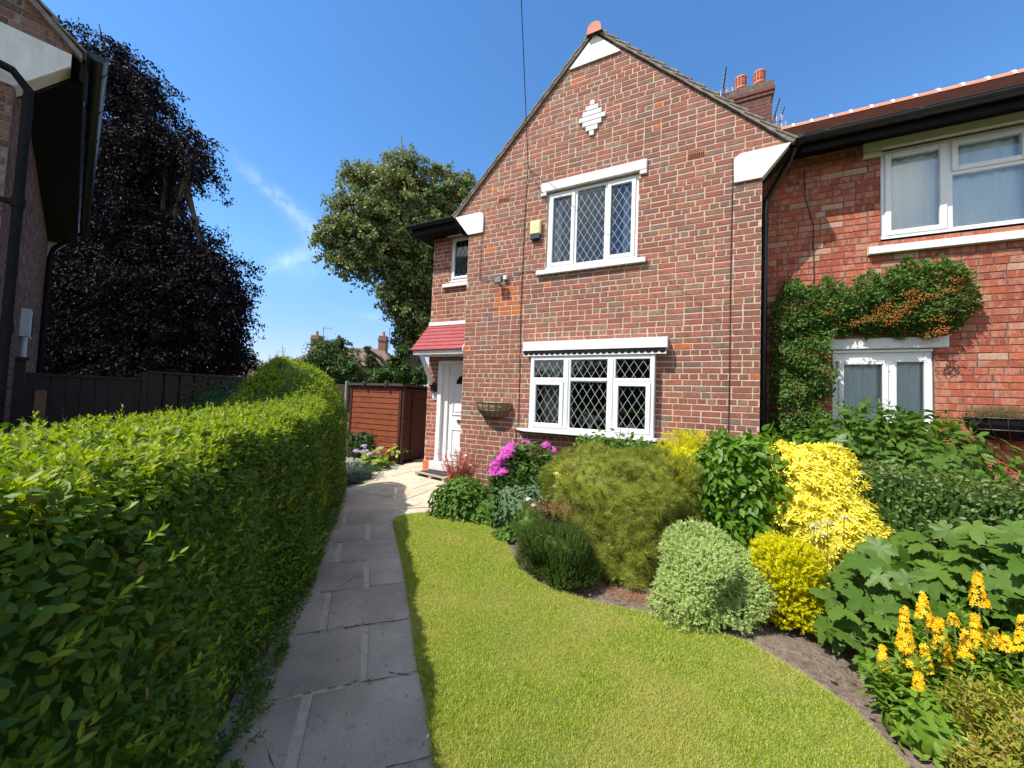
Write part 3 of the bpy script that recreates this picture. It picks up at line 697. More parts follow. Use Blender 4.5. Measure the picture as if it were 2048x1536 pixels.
# path of grey slabs
PO = np.array([2.97, -4.35]); PE = np.array([-.735, .678]); PN = np.array([-.678, -.735])
pw = lambda s, n: PO+PE*s+PN*n
mb = MB(); bs = MB()
bs.poly([(*pw(-2.2, -.02), -.0035), (*pw(3.82, -.02), -.0035), (*pw(3.82, .95), -.0035), (*pw(-2.2, .95), -.0035)])
tag(bs.build('path_bedding', M['sandjoint']), kind='structure')
cuts = [-2.1, -1.56, -1.02, -.48, .05, .58, 1.12, 1.65, 2.18, 2.69, 3.24, 3.79]
rr = random.Random(2)
for i in range(len(cuts)-1):
    a, b = cuts[i]+.009, cuts[i+1]-.009; mid = .545 if i % 2 == 0 else .285
    for n0, n1 in ((-.005, mid-.020), (mid+.020, .92)):
        j = lambda: rr.uniform(-.007, .007)
        q = [pw(a+j()+.0*n0, n0+j()), pw(b+j(), n0+j()), pw(b+j(), n1+j()), pw(a+j(), n1+j())]
        z = rr.uniform(-.002, .003); c = sum(q)/4
        inn = [p+(c-p)/np.linalg.norm(c-p)*.008 for p in q]
        V = [(*p, -.03) for p in q]+[(*p, z-.003) for p in q]+[(*p, z) for p in inn]
        mb.faces(V, [(8, 9, 10, 11)]+[(k, (k+1) % 4, 4+(k+1) % 4, 4+k) for k in range(4)]+[(4+k, 4+(k+1) % 4, 8+(k+1) % 4, 8+k) for k in range(4)])
tag(mb.build('path', M['slab']), kind='structure')
mb = MB(); rr = random.Random(6)
for k, cv in enumerate(cuts[1:-1]):
    off = 0.; prev = None
    for i in range(25):
        nn_ = i*.038; off += rr.uniform(-.004, .004); off *= .8; wd = rr.uniform(.0012, .005)
        cur = (pw(cv+off-wd, nn_), pw(cv+off+wd, nn_))
        if prev and rr.random() < .82: mb.poly([(*prev[0], .0035), (*prev[1], .0035), (*cur[1], .0035), (*cur[0], .0035)])
        prev = cur
for (s0, n0, s1, n1) in ((.42, .72, .16, .60), (-.1, .02, -.25, .22), (.55, .02, .62, .16), (1.9, .33, 1.7, .5)):
    prev = None
    for i in range(12):
        t_ = i/11; wd = .0022*(1-abs(2*t_-1))+.0006; cur = (pw(s0+(s1-s0)*t_+rr.uniform(-.008, .008)-wd, n0+(n1-n0)*t_), pw(s0+(s1-s0)*t_+rr.uniform(-.008, .008)*0+wd, n0+(n1-n0)*t_))
        if prev: mb.poly([(*prev[0], .0036), (*prev[1], .0036), (*cur[1], .0036), (*cur[0], .0036)])
        prev = cur
tag(mb.build('path_cracks', M['crack']), kind='structure')
r = np.random.default_rng(23); n = 150; s_ = r.uniform(-.5, 3.7, n); P_ = np.stack([*(PO[:, None]+PE[:, None]*s_+PN[:, None]*np.abs(r.normal(size=n))*.30), np.full(n, .006)], 1)
tag(big('path_debris', *inst(DI, P_, np.stack([r.normal(size=n), r.normal(size=n), np.zeros(n)], 1), np.tile([0, 0, 1.], (n, 1))+r.normal(size=(n, 3))*.25, r.uniform(.006, .022, n)), M['litter']), 'scattered dry leaf bits lying on the grey path', 'leaf litter', kind='stuff')
r = np.random.default_rng(24); P_ = []
for k in (2, 3, 4, 5, 6, 8): P_ += [(*pw(cuts[k]+r.normal()*.006, r.uniform(.2, .6)), .002) for _ in range(5)]
P_ = np.repeat(np.array(P_), 9, 0)+r.normal(size=(len(P_)*9, 3))*[.012, .012, 0]
tag(big('joint_weeds', *inst(DIN, P_, r.normal(size=P_.shape)*[1, 1, .3]+[0, 0, .5], r.normal(size=P_.shape)+[0, 0, 1.], r.uniform(.006, .018, len(P_))), M['privet_deep']), 'tiny moss and weeds growing in the path joints', 'moss', kind='stuff')
# cream paving round the door
PAV = [(.62, -2.1), (.92, -1.52), (.42, -.95), (.15, -.3), (.0, .1), (0, .9), (-1.2, .9), (-1.25, 3.2), (-2.6, 3.2), (-2.20, 1.1), (-1.85, .25), (-1.45, -.55), (-1.05, -1.2), (-1.3, -2.0), (-.4, -2.6)]
bs = MB(); bs.poly([(x, y, -.012) for x, y in PAV]); tag(bs.build('paving_bedding', M['sandjoint']), kind='structure')
mb = MB(); ang = math.radians(6); ca, sa = math.cos(ang), math.sin(ang)
for iy in range(-6, 8):
    for ix in range(-8, 6):
        ox = (.3 if iy % 2 else 0); x, y = ix*.61+ox, iy*.61-.1
        loc = [(x+.004, y+.004), (x+.606, y+.004), (x+.606, y+.606), (x+.004, y+.606)]
        q = [np.array([ca*a-sa*b-.4, sa*a+ca*b-.6]) for a, b in loc]; c = sum(q)/4
        if not inside(c[None], PAV)[0]: continue
        s0 = 3.82; q2 = clip_poly([tuple(p) for p in q], [tuple(pw(s0, -30)), tuple(pw(s0, 30)), tuple(pw(s0+60, 30)), tuple(pw(s0+60, -30))][::-1])
        q2 = clip_poly(q2, [(-20, -20), (20, -20), (20, .40), (-20, .40)]) if len(q2) > 2 and c[0] > -1.25 else q2
        if len(q2) < 3: continue
        c = sum(np.array(p) for p in q2)/len(q2); z = rr.uniform(-.002, .003); n = len(q2)
        V = [(*p, -.03) for p in q2]+[(*(np.array(p)+(c-np.array(p))*.015), z) for p in q2]
        mb.faces(V, [tuple(range(n, 2*n))]+[(k, (k+1) % n, n+(k+1) % n, n+k) for k in range(n)])
tag(mb.build('paving', M['slab_cream']), kind='structure')

# ================================================================== the brick house
house = empty('brick_house', (2.24, 0, 0), 0, 'red brick gabled house with white stepped diamond and leaded windows', 'house')
GP = [(0, 0), (4.483, 0), (4.483, 5.13), (2.2415, 7.34), (0, 5.13)]
def patch_front(u, z, r): return (.62 < u < 1.12 and 2.98 < z < 3.46 and r.random() < .85 and abs(u-.87) < .28-.25*abs(z-3.2)+.1) or r.random() < .012
mb = MB()
brick_wall(mb, (0, 0, 0), (1, 0, 0), (0, -1, 0), GP, [(1.52, 2.96, 3.64, 4.93), (1.40, 3.24, 1.10, 2.34)], seed=4, patch=patch_front, length=.232)
reveal(mb, 1.52, 2.96, 3.64, 4.93, 0, .12); reveal(mb, 1.40, 3.24, 1.10, 2.34, 0, .12)
brick_wall(mb, (4.483, 0, 0), (0, 1, 0), (1, 0, 0), [(0, 0), (.6, 0), (.6, 4.9), (0, 4.9)], seed=5)
brick_wall(mb, (4.483, 0, 0), (1, 0, 0), (0, -1, 0), [(0, 4.838), (.288, 4.838), (0, 5.12)], seed=14)
brick_wall(mb, (-.288, 0, 0), (1, 0, 0), (0, -1, 0), [(0, 4.838), (.288, 4.838), (.288, 5.12)], seed=15)
mb.build('front_wall', [M['brick'], M['mortar'], M['brick_patch']], house)
mb = MB()
brick_wall(mb, (0, .5, 0), (-1, 0, 0), (-1, 0, 0), [(0, 0), (0.001, 0), (0.001, .001), (0, .001)], seed=1)
brick_wall(mb, (-1.2, .5, 0), (1, 0, 0), (0, -1, 0), [(0, 0), (1.2, 0), (1.2, 4.9), (0, 4.9)], [(.28, 1.2, .0, 2.25), (.44, 1.0, 3.84, 4.76)], seed=6, rowoff=.1)
reveal(mb, -.76, -.2, 3.84, 4.76, .5, .6); reveal(mb, -.92, 0., .1, 2.25, .5, .75)
brick_wall(mb, (0, .5, 0), (0, -1, 0), (-1, 0, 0), [(0, 0), (.5, 0), (.5, 4.9), (0, 4.9)], seed=7)
brick_wall(mb, (-1.2, 7.4, 0), (0, -1, 0), (-1, 0, 0), [(0, 0), (6.9, 0), (6.9, 4.9), (0, 4.9)], seed=8)
mb.build('porch_wall', [M['brick_porch'], M['mortar'], M['brick_patch']], house)
# white masonry: kneelers, apex, diamond, lintels, sills
for s in (1, -1):
    mb = MB(); cx = 2.2415
    pts = [(1.93, 4.47), (2.2415, 4.47), (2.54, 4.845), (2.0, 4.845), (1.945, 4.81), (1.925, 4.75)]
    P3 = [(cx+s*a, -.038, z) for a, z in pts]
    mb.prism(P3, (0, .037, 0)); mb.m = 1
    mb.prism([(cx+s*a, .0, z) for a, z in ((2.25, 4.475), (2.53, 4.84), (2.25, 4.84))], (0, .09, 0))
    mb.build('kneeler', [M['render'], M['cream']], house)
mb = MB(); mb.prism([(1.83, -.03, 6.885), (2.65, -.03, 6.885), (2.2415, -.03, 7.31)], (0, .026, 0)); mb.build('gable_plaster', M['render'], house)
mb = MB()
for i, wd in enumerate([.075, .19, .30, .42, .30, .19, .075]):
    z = 5.675+i*.082; mb.box(2.232-wd/2, 2.232+wd/2, -.034, -.002, z+.003, z+.079, .006)
mb.build('diamond_panel', M['render'], house)
mb = MB(); mb.box(1.415, 3.075, -.040, .02, 4.93, 5.09, .012)
for x0, x1 in ((1.415, 1.51), (2.975, 3.075)): mb.box(x0, x1, -.037, .02, 4.87, 4.935, .008)
mb.build('lintel', M['render'], house)
mb = MB(); mb.prism([(1.385, .03, 3.66), (1.385, -.06, 3.635), (1.385, -.065, 3.565), (1.385, .03, 3.565)], (1.70, 0, 0)); mb.build('window_sill', M['render'], house)
mb = MB(); mb.prism([(-.90, .53, 3.83), (-.90, .44, 3.80), (-.90, .435, 3.73), (-.90, .53, 3.73)], (.82, 0, 0)); mb.build('window_sill', M['render'], house)
mb = MB(); mb.box(-.86, -.1, .455, .52, 4.77, 4.84, .006); mb.build('lintel', M['cream'], house)
# upper window: three leaded lights
def window_frame(name, label=None):
    return name
mb = MB(); x0, x1, z0, z1 = 1.52, 2.96, 3.655, 4.925
bars(mb, x0, x1, z0, z1, .03, .10, .055)
m1, m2 = 2.0, 2.485
for xm in (m1, m2): mb.box(xm-.025, xm+.025, .032, .10, z0+.05, z1-.05, .006)
mb.box(x0+.0, x1, .005, .03, z0-.003, z0+.03, .006)
S1 = [(x0+.055, m1-.025), (m1+.025, m2-.025), (m2+.025, x1-.055)]
for k, (a, b) in enumerate(S1):
    if k != 1: bars(mb, a-.012, b+.012, z0+.043, z1-.043, .012, .06, .058)
up_w = mb.build('window', M['upvc'], house); tag(up_w, 'upper three light window with diamond leading')
for k, (a, b) in enumerate(S1):
    d = .046 if k != 1 else .0; pane(a+d, b-d, z0+.055+d, z1-.055-d, .055, M['glass_hi'], up_w, M['lead'], .112, .185)
room(1.45, 3.03, 3.3, 5.05, .12, 2.6, house, M['roomblue'])
curtain(1.56, 1.70, 3.6, 4.93, .22, house, M['curtain'], 3, .02, 1); curtain(2.70, 2.93, 3.6, 4.93, .22, house, M['curtain'], 4, .02, 2)
# lower window: shallow box bay under a white canopy
mb = MB(); x0, x1, z0, z1, yf = 1.385, 3.255, 1.075, 2.225, -.13
bars(mb, x0, x1, z0, z1, yf, .02, .062)
mm = [(1.935, 2.055), (2.605, 2.725)]
for a, b in mm:
    mb.box(a, b, yf+.002, .02, z0+.055, z1-.055, .008); mb.box(a+.03, b-.03, yf-.012, yf+.004, z0+.055, z1-.055, .008)
LX = [(x0+.062, mm[0][0]), (mm[0][1], mm[1][0]), (mm[1][1], x1-.062)]; zt = 1.86
for k, (a, b) in enumerate(LX):
    mb.box(a-.002, b+.002, yf+.001, .0, zt-.03, zt+.03, .006)
    mb.box(a-.002, b+.002, yf-.01, yf+.004, zt-.018, zt+.018, .006)
    if k != 1: bars(mb, a-.014, b+.014, z0+.05, zt-.022, yf-.018, yf+.03, .062)
low_w = mb.build('window', M['upvc'], house); tag(low_w, 'lower boxed window with six leaded panes')
for k, (a, b) in enumerate(LX):
    pane(a, b, zt+.03, z1-.062, yf+.03, M['glass_lo'], low_w, M['lead'], .125, .20)
    d = .048 if k != 1 else 0.; pane(a+d, b-d, z0+.062+d, zt-.03-d, yf+.03, M['glass_lo'], low_w, M['lead'], .125, .20)
mb = MB(); mb.prism([(1.10, -.002, 1.075), (1.36, -.245, 1.075), (3.30, -.245, 1.075), (3.50, -.002, 1.075)], (0, 0, -.032)); mb.build('window_sill', M['upvc'], house)
mb = MB(); mb.prism([(1.25, .0, 2.475), (1.25, -.15, 2.46), (1.25, -.16, 2.315), (1.25, .0, 2.305)], (2.16, 0, 0)); can = mb.build('window_canopy', M['render'], house)
mb = MB()
mb.box(1.26, 3.40, -.150, -.11, 2.225, 2.315, .004)
mb.build('trim_board', M['upvc'], can)
mb = MB(); n = 24; wv = 2.13/n                                        # dark scalloped edging
for i in range(n):
    xa = 1.265+i*wv; pts = [(xa, -.1535, 2.318), (xa+wv, -.1535, 2.318)]+[(xa+wv/2+wv/2*math.cos(t), -.1535, 2.278-.036*math.sin(t)) for t in np.linspace(0, math.pi, 9)]
    mb.prism(pts[::-1], (0, .003, 0))
mb.build('scalloped_trim', M['blackwood'], can)
room(1.33, 3.31, .8, 2.5, .13, 3.2, house, M['room'])
curtain(1.46, 1.80, 1.05, 2.3, .20, house, M['drape'], 4, .03, 3)
mb = MB(); mb.box(1.36, 3.28, .0, .28, 1.04, 1.07); mb.build('inner_sill', M['upvc'], house)
# small porch window
mb = MB(); bars(mb, -.755, -.205, 3.845, 4.755, .52, .59, .05); bars(mb, -.72, -.24, 3.90, 4.72, .505, .55, .05); mb.box(-.76, -.2, .49, .53, 3.83, 3.86, .004)
sw = mb.build('window', M['upvc'], house); tag(sw, 'small upper window beside the gable corner')
pane(-.672, -.288, 3.95, 4.67, .535, M['glass_hi'], sw, M['leaddark'], .112, .185)
room(-1.1, -.02, 3.5, 4.85, .61, 2., house, M['roomblue'])
# door
fr = MB(); fr.box(-.92, -.82, .46, .60, .26, 2.25, .006); fr.box(-.82, -.70, .53, .60, .26, 2.25, .006); fr.box(-.70, -.0, .53, .60, 2.14, 2.25, .006); fr.box(-.82, -.0, .47, .53, 2.20, 2.25)
fr.build('door_frame', M['upvc'], house)
dm = MB(); dm.box(-.70, -.005, .565, .61, .27, 2.14, .003)
for (a, b, c, d) in ((-.61, -.09, 1.18, 1.98), (-.61, -.09, .40, .92)):
    bars(dm, a, b, c, d, .548, .57, .035, .008); dm.box(a+.06, b-.06, .553, .57, c+.06, d-.06, .01)
door = dm.build('door', M['upvc'], house)
mb = MB(); mb.prism([(-.35+.17*math.cos(t), .544, 1.80+.17*math.sin(t)) for t in np.linspace(0, math.pi, 16)], (0, .006, 0)); mb.build('fanlight', M['darkglass'], door)
mb = MB(); mb.box(-.47, -.23, .538, .566, 1.04, 1.10, .006); mb.build('letterbox', M['brass'], door)
mb = MB(); mb.tube([(-.09, .50, 1.12), (-.09, .50, 1.26)], .01, 8); mb.box(-.105, -.075, .50, .565, 1.10, 1.30, .004); mb.build('handle', M['brass'], door)
mb = MB(); mb.box(-.98, -.005, .37, .565, .10, .262, .01); mb.build('door_step', M['render'], house)
mb = MB(); mb.box(-1.205, -.985, .465, .5, -.02, .25, .006); mb.box(-.985, -.003, .385, .56, -.02, .098, .006); mb.build('plinth', M['quarry'], house)
# porch canopy
cp = MB(); cx0, cx1 = -1.21, -.03
cp.prism([(cx0, .49, 2.33), (cx0, .03, 2.33), (cx0, .03, 2.405), (cx0, .49, 2.95)], (cx1-cx0, 0, 0)); canopy = cp.build('porch_canopy', M['upvc'], house)
mb = MB(); nc = 7
for i in range(nc):
    t0, t1 = i/nc, (i+1.1)/nc; ya, za = -.01+.5*t0, 2.395+.565*t0; yb, zb = -.01+.5*min(t1, 1), 2.395+.565*min(t1, 1)
    x = cx0-.03; k = 0; rr = random.Random(i)
    while x < cx1+.0:
        xe = min(x+.30 if k else x+.15+.15*(i % 2), cx1+.005)
        mb.prism([(x+.0015, ya, za+.034), (x+.0015, ya, za+.016), (x+.0015, yb, zb+.002), (x+.0015, yb, zb+.012)], (xe-x-.003, rr.uniform(-.003, .003), rr.uniform(-.002, .002))); x = xe; k += 1
mb.build('canopy_tile', M['canopytile'], canopy)
mb = MB(); mb.box(cx0+.0, cx1+.02, .455, .494, 2.962, 3.035, .004); mb.box(cx1+.004, cx1+.024, -.01, .49, 2.36, 2.44); mb.prism([(cx1+.006, -.012, 2.36), (cx1+.006, .49, 2.93), (cx1+.006, .49, 3.0), (cx1+.006, -.012, 2.45)], (.018, 0, 0)); mb.build('flashing', M['upvc'], canopy)
mb = MB()
for xb in (-1.06,):
    d = np.array([0, .40, -.66]); d /= np.linalg.norm(d); p = np.array([xb, .07, 2.335]); q = np.array([xb, .475, 1.70]); nrm = np.array([0, d[2], -d[1]])*.032
    mb.prism([p-nrm, q-nrm, q+nrm, p+nrm], (.055, 0, 0))
mb.build('bracket', M['upvc'], canopy)
# roofs
RZ, EZ, SL = 7.395, 4.86, .986
mb = MB(); c = 2.2415
for s in (1, -1):
    e0 = (c+s*2.58, -.055, EZ); e1 = (c+s*2.58, 4.2, EZ); r1 = (c, 4.2, EZ+2.58*SL); r0 = (c, -.055, EZ+2.58*SL)
    tiled_plane(mb, e0, e1, r1, r0, 15, .026, .04)
mb.build('gable_roof', M['tileedge'], house)
mb = MB()
for s in (1, -1):                                                     # mortared undercloak under the verge
    d = np.array([s*2.58, 0, -2.58*SL]); L = np.linalg.norm(d); d /= L; nn = np.array([s*d[2]*-1, 0, abs(d[0])]); nn /= np.linalg.norm(nn)
    ap = np.array([c, -.045, EZ+2.58*SL])
    rv = random.Random(3+s); K = 40
    up = [ap+d*L*i/K+nn*(.012) for i in range(K+1)]; dn = [ap+d*L*i/K-nn*(.032+rv.uniform(0, .008)) for i in range(K+1)]
    for i in range(K): mb.prism([up[i], up[i+1], dn[i+1], dn[i]], (0, .06, 0))
mb.build('verge', M['undercloak'], house)
mb = MB()
for i in range(9):                                                    # ridge tiles of the gable
    y = -.10+.45*i; V = []; n = 9
    for yy, rr_ in ((y, .105), (y+.45, .10)):
        for k in range(n+1): t = math.pi*k/n; V.append((c+rr_*1.02*math.cos(t), yy, 7.355+rr_*math.sin(t)))
        V.append((c-rr_*1.15, yy, 7.28)); V.append((c+rr_*1.15, yy, 7.28))
    m_ = n+3; mb.faces(V, [(k, k+1, m_+k+1, m_+k) for k in range(n)]+[(n, n+1, m_+n+1, m_+n), (0, m_, m_+n+2, n+2), tuple(range(n+3)), tuple(range(m_, 2*m_))])
mb.build('ridge_tile', M['ridge'], house)
mb = MB()
MR = 7.47; ME = 4.90
tiled_plane(mb, (-1.52, .09, ME), (c, .09, ME), (c, 3.9, MR), (2.29, 3.9, MR), 14, .024, .03)          # left front slope with hip
tiled_plane(mb, (-1.52, 7.7, ME), (-1.52, .09, ME), (2.29, 3.9, MR), (2.29, 3.9, MR), 14, .024, .03)    # hip end
tiled_plane(mb, (4.9, 7.7, ME), (-1.52, 7.7, ME), (2.29, 3.9, MR), (4.9, 3.9, MR), 14, .024, .03)       # back slope
tiled_plane(mb, (c, .16, ME), (4.9, .16, ME), (4.9, 3.9, MR), (c, 3.9, MR), 14, .024, .03)
mb.build('main_roof', M['tile'], house)
# eaves boards
mb = MB(); mb.box(-1.50, -.32, .15, .5, 4.78, 4.86); mb.box(-1.50, -1.2, .5, 7.4, 4.78, 4.86); mb.box(-1.50, -.33, .125, .15, 4.74, 4.88, .004)
mb.prism([(-.32, .06, 4.86), (-.32, .06, 4.80), (-.01, .06, 4.46), (-.01, .06, 4.86)], (0, .44, 0))
mb.build('eaves', M['blackwood'], house)
mb = MB(); mb.prism([(4.80, .095, 4.86), (4.80, .095, 4.80), (4.49, .095, 4.47), (4.49, .095, 4.86)], (0, .14, 0))
mb.build('eaves', M['blackwood'], house)
mb = MB(); gutter(mb, (-1.56, .075, 4.915), (-.37, .075, 4.915)); mb.build('gutter', M['black'], house)
mb = MB(); gutter(mb, (4.855, -.05, 4.925), (4.855, .17, 4.925)); mb.build('gutter', M['black'], house)
mb = MB(); mb.tube([(4.84, .12, 4.86), (4.80, .28, 4.76), (4.64, .47, 4.52), (4.585, .53, 4.42), (4.575, .54, 4.3), (4.575, .54, .02)], .036, 12)
for z in (4.05, 2.9, 1.7, .6): mb.tube([(4.575, .54, z), (4.575, .54, z+.05)], .043, 12)
mb.build('downpipe', M['black'], house, smooth=False)
mb = MB(); mb.tube([(-.36, .06, 4.86), (-.30, .20, 4.66), (-.06, .42, 4.52), (-.05, .46, 4.4), (-.05, .46, .1)], .034, 10); mb.build('downpipe', M['black'], house)
# chimney with two pots
mb = MB()
for (org, ud, nd, L) in (((4.12, 3.66, 6.9), (1, 0, 0), (0, -1, 0), .86), ((4.98, 3.66, 6.9), (0, 1, 0), (1, 0, 0), .5), ((4.98, 4.16, 6.9), (-1, 0, 0), (0, 1, 0), .86), ((4.12, 4.16, 6.9), (0, -1, 0), (-1, 0, 0), .5)):
    brick_wall(mb, org, ud, nd, [(0, 0), (L, 0), (L, 1.25), (0, 1.25)], seed=9, headers=0)
mb.box(4.09, 5.01, 3.63, 4.19, 8.15, 8.23, .006, 0); mb.box(4.07, 5.03, 3.61, 4.21, 8.23, 8.31, .006, 0); mb.box(4.09, 5.01, 3.63, 4.19, 8.31, 8.46, .01, 1)
chim = mb.build('chimney', [M['chimbrick'], M['mortar_dark']], house)
for px in (4.42, 4.77):
    mb = MB(); z = 8.44
    mb.lathe((px, 3.9, z), [(.15, 0), (.15, .05), (.135, .07), (.125, .10), (.125, .13), (.14, .15), (.14, .17), (.118, .19), (.118, .22)], 24)
    ns = 12
    for k in range(ns):                                               # slotted cowl
        a = 2*math.pi*k/ns; w = 2*math.pi/ns*.34
        for zz in range(3): pass
        V = []
        for zz in (.22, .40):
            for aa in (a-w/2, a+w/2): V.append((px+.118*math.cos(aa), 3.9+.118*math.sin(aa), z+zz))
        mb.faces(V, [(0, 1, 3, 2)])
    for zz in (.265, .31, .355): mb.lathe((px, 3.9, z), [(.1175, zz), (.1175, zz+.018)], 24)
    mb.lathe((px, 3.9, z), [(.118, .40), (.122, .42), (.115, .445), (.0, .46)], 24)
    mb.m = 1; mb.lathe((px, 3.9, z), [(.104, .2), (.104, .41)], 16)
    mb.build('chimney_pot', [M['pot'], M['chimbrick']], chim, smooth=False)
# air bricks
for (ax, az) in ((.70, 4.985), (3.715, 4.98)):
    mb = MB(); mb.box(ax-.11, ax+.11, -.009, -.001, az-.034, az+.034, 0, 0); mb.m = 1
    for i in range(8):
        for j in range(3): mb.box(ax-.099+i*.0255, ax-.081+i*.0255, -.0115, -.008, az-.028+j*.020, az-.014+j*.020)
    mb.build('air_brick', [M['brick_patch'], M['darkglass']], house)

# ================================================================== fittings on the house wall
t = empty('alarm_box', (1.345, -.01, 4.17), 0, 'cream burglar alarm box with navy base beside the upper window', 'alarm box')
mb = MB(); mb.box(1.25, 1.44, -.075, -.008, 4.245, 4.475, .014); mb.build('housing', M['alarmcream'], t)
mb = MB(); mb.box(1.258, 1.432, -.070, -.008, 4.165, 4.243, .012); mb.build('strobe_lens', M['alarmblue'], t)
t = empty('floodlight', (.74, -.01, 3.5), 0, 'small black floodlight mounted above the orange brick patch', 'floodlight')
mb = MB(); mb.box(.655, .80, -.155, -.115, 3.475, 3.60, .008); mb.box(.67, .79, -.118, -.09, 3.49, 3.585, .006)
for i in range(5): mb.box(.68+i*.022, .686+i*.022, -.095, -.075, 3.5, 3.58)
mb.build('housing', M['black'], t)
mb = MB(); mb.box(.668, .788, -.158, -.154, 3.488, 3.588); mb.build('lens', M['lens'], t)
mb = MB(); mb.box(.775, .845, -.06, -.008, 3.555, 3.63, .006); mb.build('junction_box', M['grey_white'], t)
mb = MB(); mb.box(.72, .74, -.10, -.008, 3.46, 3.48, .003); mb.tube([(.73, -.07, 3.45), (.76, -.04, 3.36), (.75, -.02, 3.30)], .006, 6); mb.build('bracket', M['black'], t)
t = empty('wall_lantern', (-1.0, .49, 1.63), 0, 'black wall lantern above the round number plaque', 'lantern')
mb = MB(); mb.box(-1.05, -.955, .40, .492, 1.63, 1.645, .003); mb.prism([(-1.045, .41, 1.645), (-.96, .41, 1.645), (-.945, .40, 1.76), (-1.06, .40, 1.76)], (0, .08, 0)); mb.prism([(-1.07, .385, 1.76), (-.935, .385, 1.76), (-.98, .43, 1.82), (-1.02, .43, 1.82)], (0, .09, 0)); mb.box(-1.01, -.99, .44, .495, 1.69, 1.72); mb.build('lantern_body', M['black'], t)
mb = MB(); mb.poly([(-1.04, .405, 1.66), (-.965, .405, 1.66), (-.955, .396, 1.75), (-1.05, .396, 1.75)]); mb.build('lantern_glass', M['darkglass'], t)
t = empty('house_number_plaque', (-.975, .488, 1.55), 0, 'round white house number plaque reading 17', 'plaque')
mb = MB(); V = [(-.975+.078*math.cos(a), .475, 1.55+.078*math.sin(a)) for a in np.linspace(0, 2*math.pi, 33)[:-1]]; mb.prism(V, (0, .013, 0)); mb.build('disc', M['plaque'], t)
mb = MB()
for i in range(32):
    a0, a1 = 2*math.pi*i/32, 2*math.pi*(i+1)/32
    mb.prism([(-.975+rr_*math.cos(a), .472, 1.55+rr_*math.sin(a)) for rr_, a in ((.066, a0), (.066, a1), (.062, a1), (.062, a0))], (0, .004, 0))
mb.build('rim_line', M['alarmblue'], t)
fc = bpy.data.curves.new('number', 'FONT'); fc.body = '17'; fc.size = .062; fc.extrude = .001; fc.align_x = 'CENTER'; fc.align_y = 'CENTER'; fc.materials.append(M['black'])
fo = bpy.data.objects.new('number', fc); COL.objects.link(fo); bpy.context.view_layer.update()
fm = bpy.data.meshes.new_from_object(fo.evaluated_get(bpy.context.evaluated_depsgraph_get())); COL.objects.unlink(fo); bpy.data.objects.remove(fo)
fo = link('number', fm, t); fo.location = (0, -.0155, .008); fo.rotation_euler = (math.pi/2, 0, 0)
mb = MB(); V, T = inst(STAR, [(-.995, .471, 1.508), (-.975, .471, 1.502), (-.955, .471, 1.508)], np.tile([1., 0, 0], (3, 1)), np.tile([0, -1., 0], (3, 1)), .011); big('flower_motif', V, T, M['pinkfl'], t)
# timber duckboard with a mat on it
t = empty('timber_platform', (-.66, .24, 0), 0, 'low grey timber duckboard step in front of the white door', 'step')
ca, sa = math.cos(-.2), math.sin(-.2); TR = lambda x, y, z: (-.66+ca*x-sa*y, .24+sa*x+ca*y, z)
def tbox(mb, x0, x1, y0, y1, z0, z1):
    V = [TR(x, y, z) for z in (z0, z1) for y in (y0, y1) for x in (x0, x1)]; mb.faces(V, [(0, 2, 3, 1), (4, 5, 7, 6), (0, 1, 5, 4), (2, 6, 7, 3), (0, 4, 6, 2), (1, 3, 7, 5)])
for i in range(4):
    mb = MB(); tbox(mb, -.43, .43, -.19+i*.10, -.10+i*.10, .06, .082); mb.build('deck_board', M['palletwood'], t)
for x in (-.42, -.03, .34):
    mb = MB(); tbox(mb, x, x+.08, -.18, .20, 0, .058); mb.build('bearer', M['palletwood'], t)
mb = MB()
for i in range(9): tbox(mb, -.33+i*.075, -.285+i*.075, -.13, .18, .083, .095)
for i in range(4): tbox(mb, -.34, .33, -.13+i*.095, -.10+i*.095, .084, .0935)
tag(mb.build('door_mat', M['mat']), 'dark slotted rubber mat on the timber duckboard', 'door mat')
# cables
def cable(name, pts, rad, label, cat='cable', mat='cable'):
    mb = MB(); mb.tube(pts, rad, 6); return tag(mb.build(name, M[mat]), label, cat)
A = np.array([1.16, -.03, 5.44]); B = at(1041, -60, 4.7); Cc = A+(B-A)*5
pts = []
for i in range(41):
    tt = i/40; p = A*(1-tt)+Cc*tt; p[2] -= .10*4*tt*(1-tt); pts.append(p)
cable('telephone_wire', pts, .006, 'thin black overhead wire coming down to the gable', 'wire')
cable('wall_cable', [(1.16, -.03, 5.44), (1.135, -.016, 5.0), (1.12, -.016, 4.2), (1.115, -.016, 3.0), (1.13, -.016, 2.4), (1.145, -.016, 1.6), (1.15, -.016, 1.12), (1.11, -.016, 1.06), (1.10, -.016, .6)], .0055, 'dark cable running down the front wall left of the windows')
cable('wall_cable', [(1.165, -.03, 5.43), (1.27, -.025, 5.22), (1.41, -.055, 4.98), (1.50, -.02, 4.82), (1.53, .01, 4.7)], .0045, 'short dark cable from wire anchor to the upper window')
cable('wall_cable', [(4.15, -.045, 4.80), (4.152, -.016, 4.42), (4.145, -.016, 3.2), (4.15, -.016, 2.2), (4.147, -.016, .7)], .005, 'dark cable running down beside the right gable corner')
cable('wall_cable', [(.29, -.016, 4.44), (.285, -.016, 3.66), (.30, -.016, 3.60), (.5, -.016, 3.595), (.72, -.016, 3.60), (.79, -.02, 3.6)], .004, 'thin cable from left kneeler to the floodlight')
cable('wall_cable', [(.83, -.016, 3.60), (1.0, -.016, 3.625), (1.12, -.016, 3.655), (1.25, -.016, 3.665), (1.37, -.016, 3.63)], .004, 'thin cable from floodlight to the upper window sill')
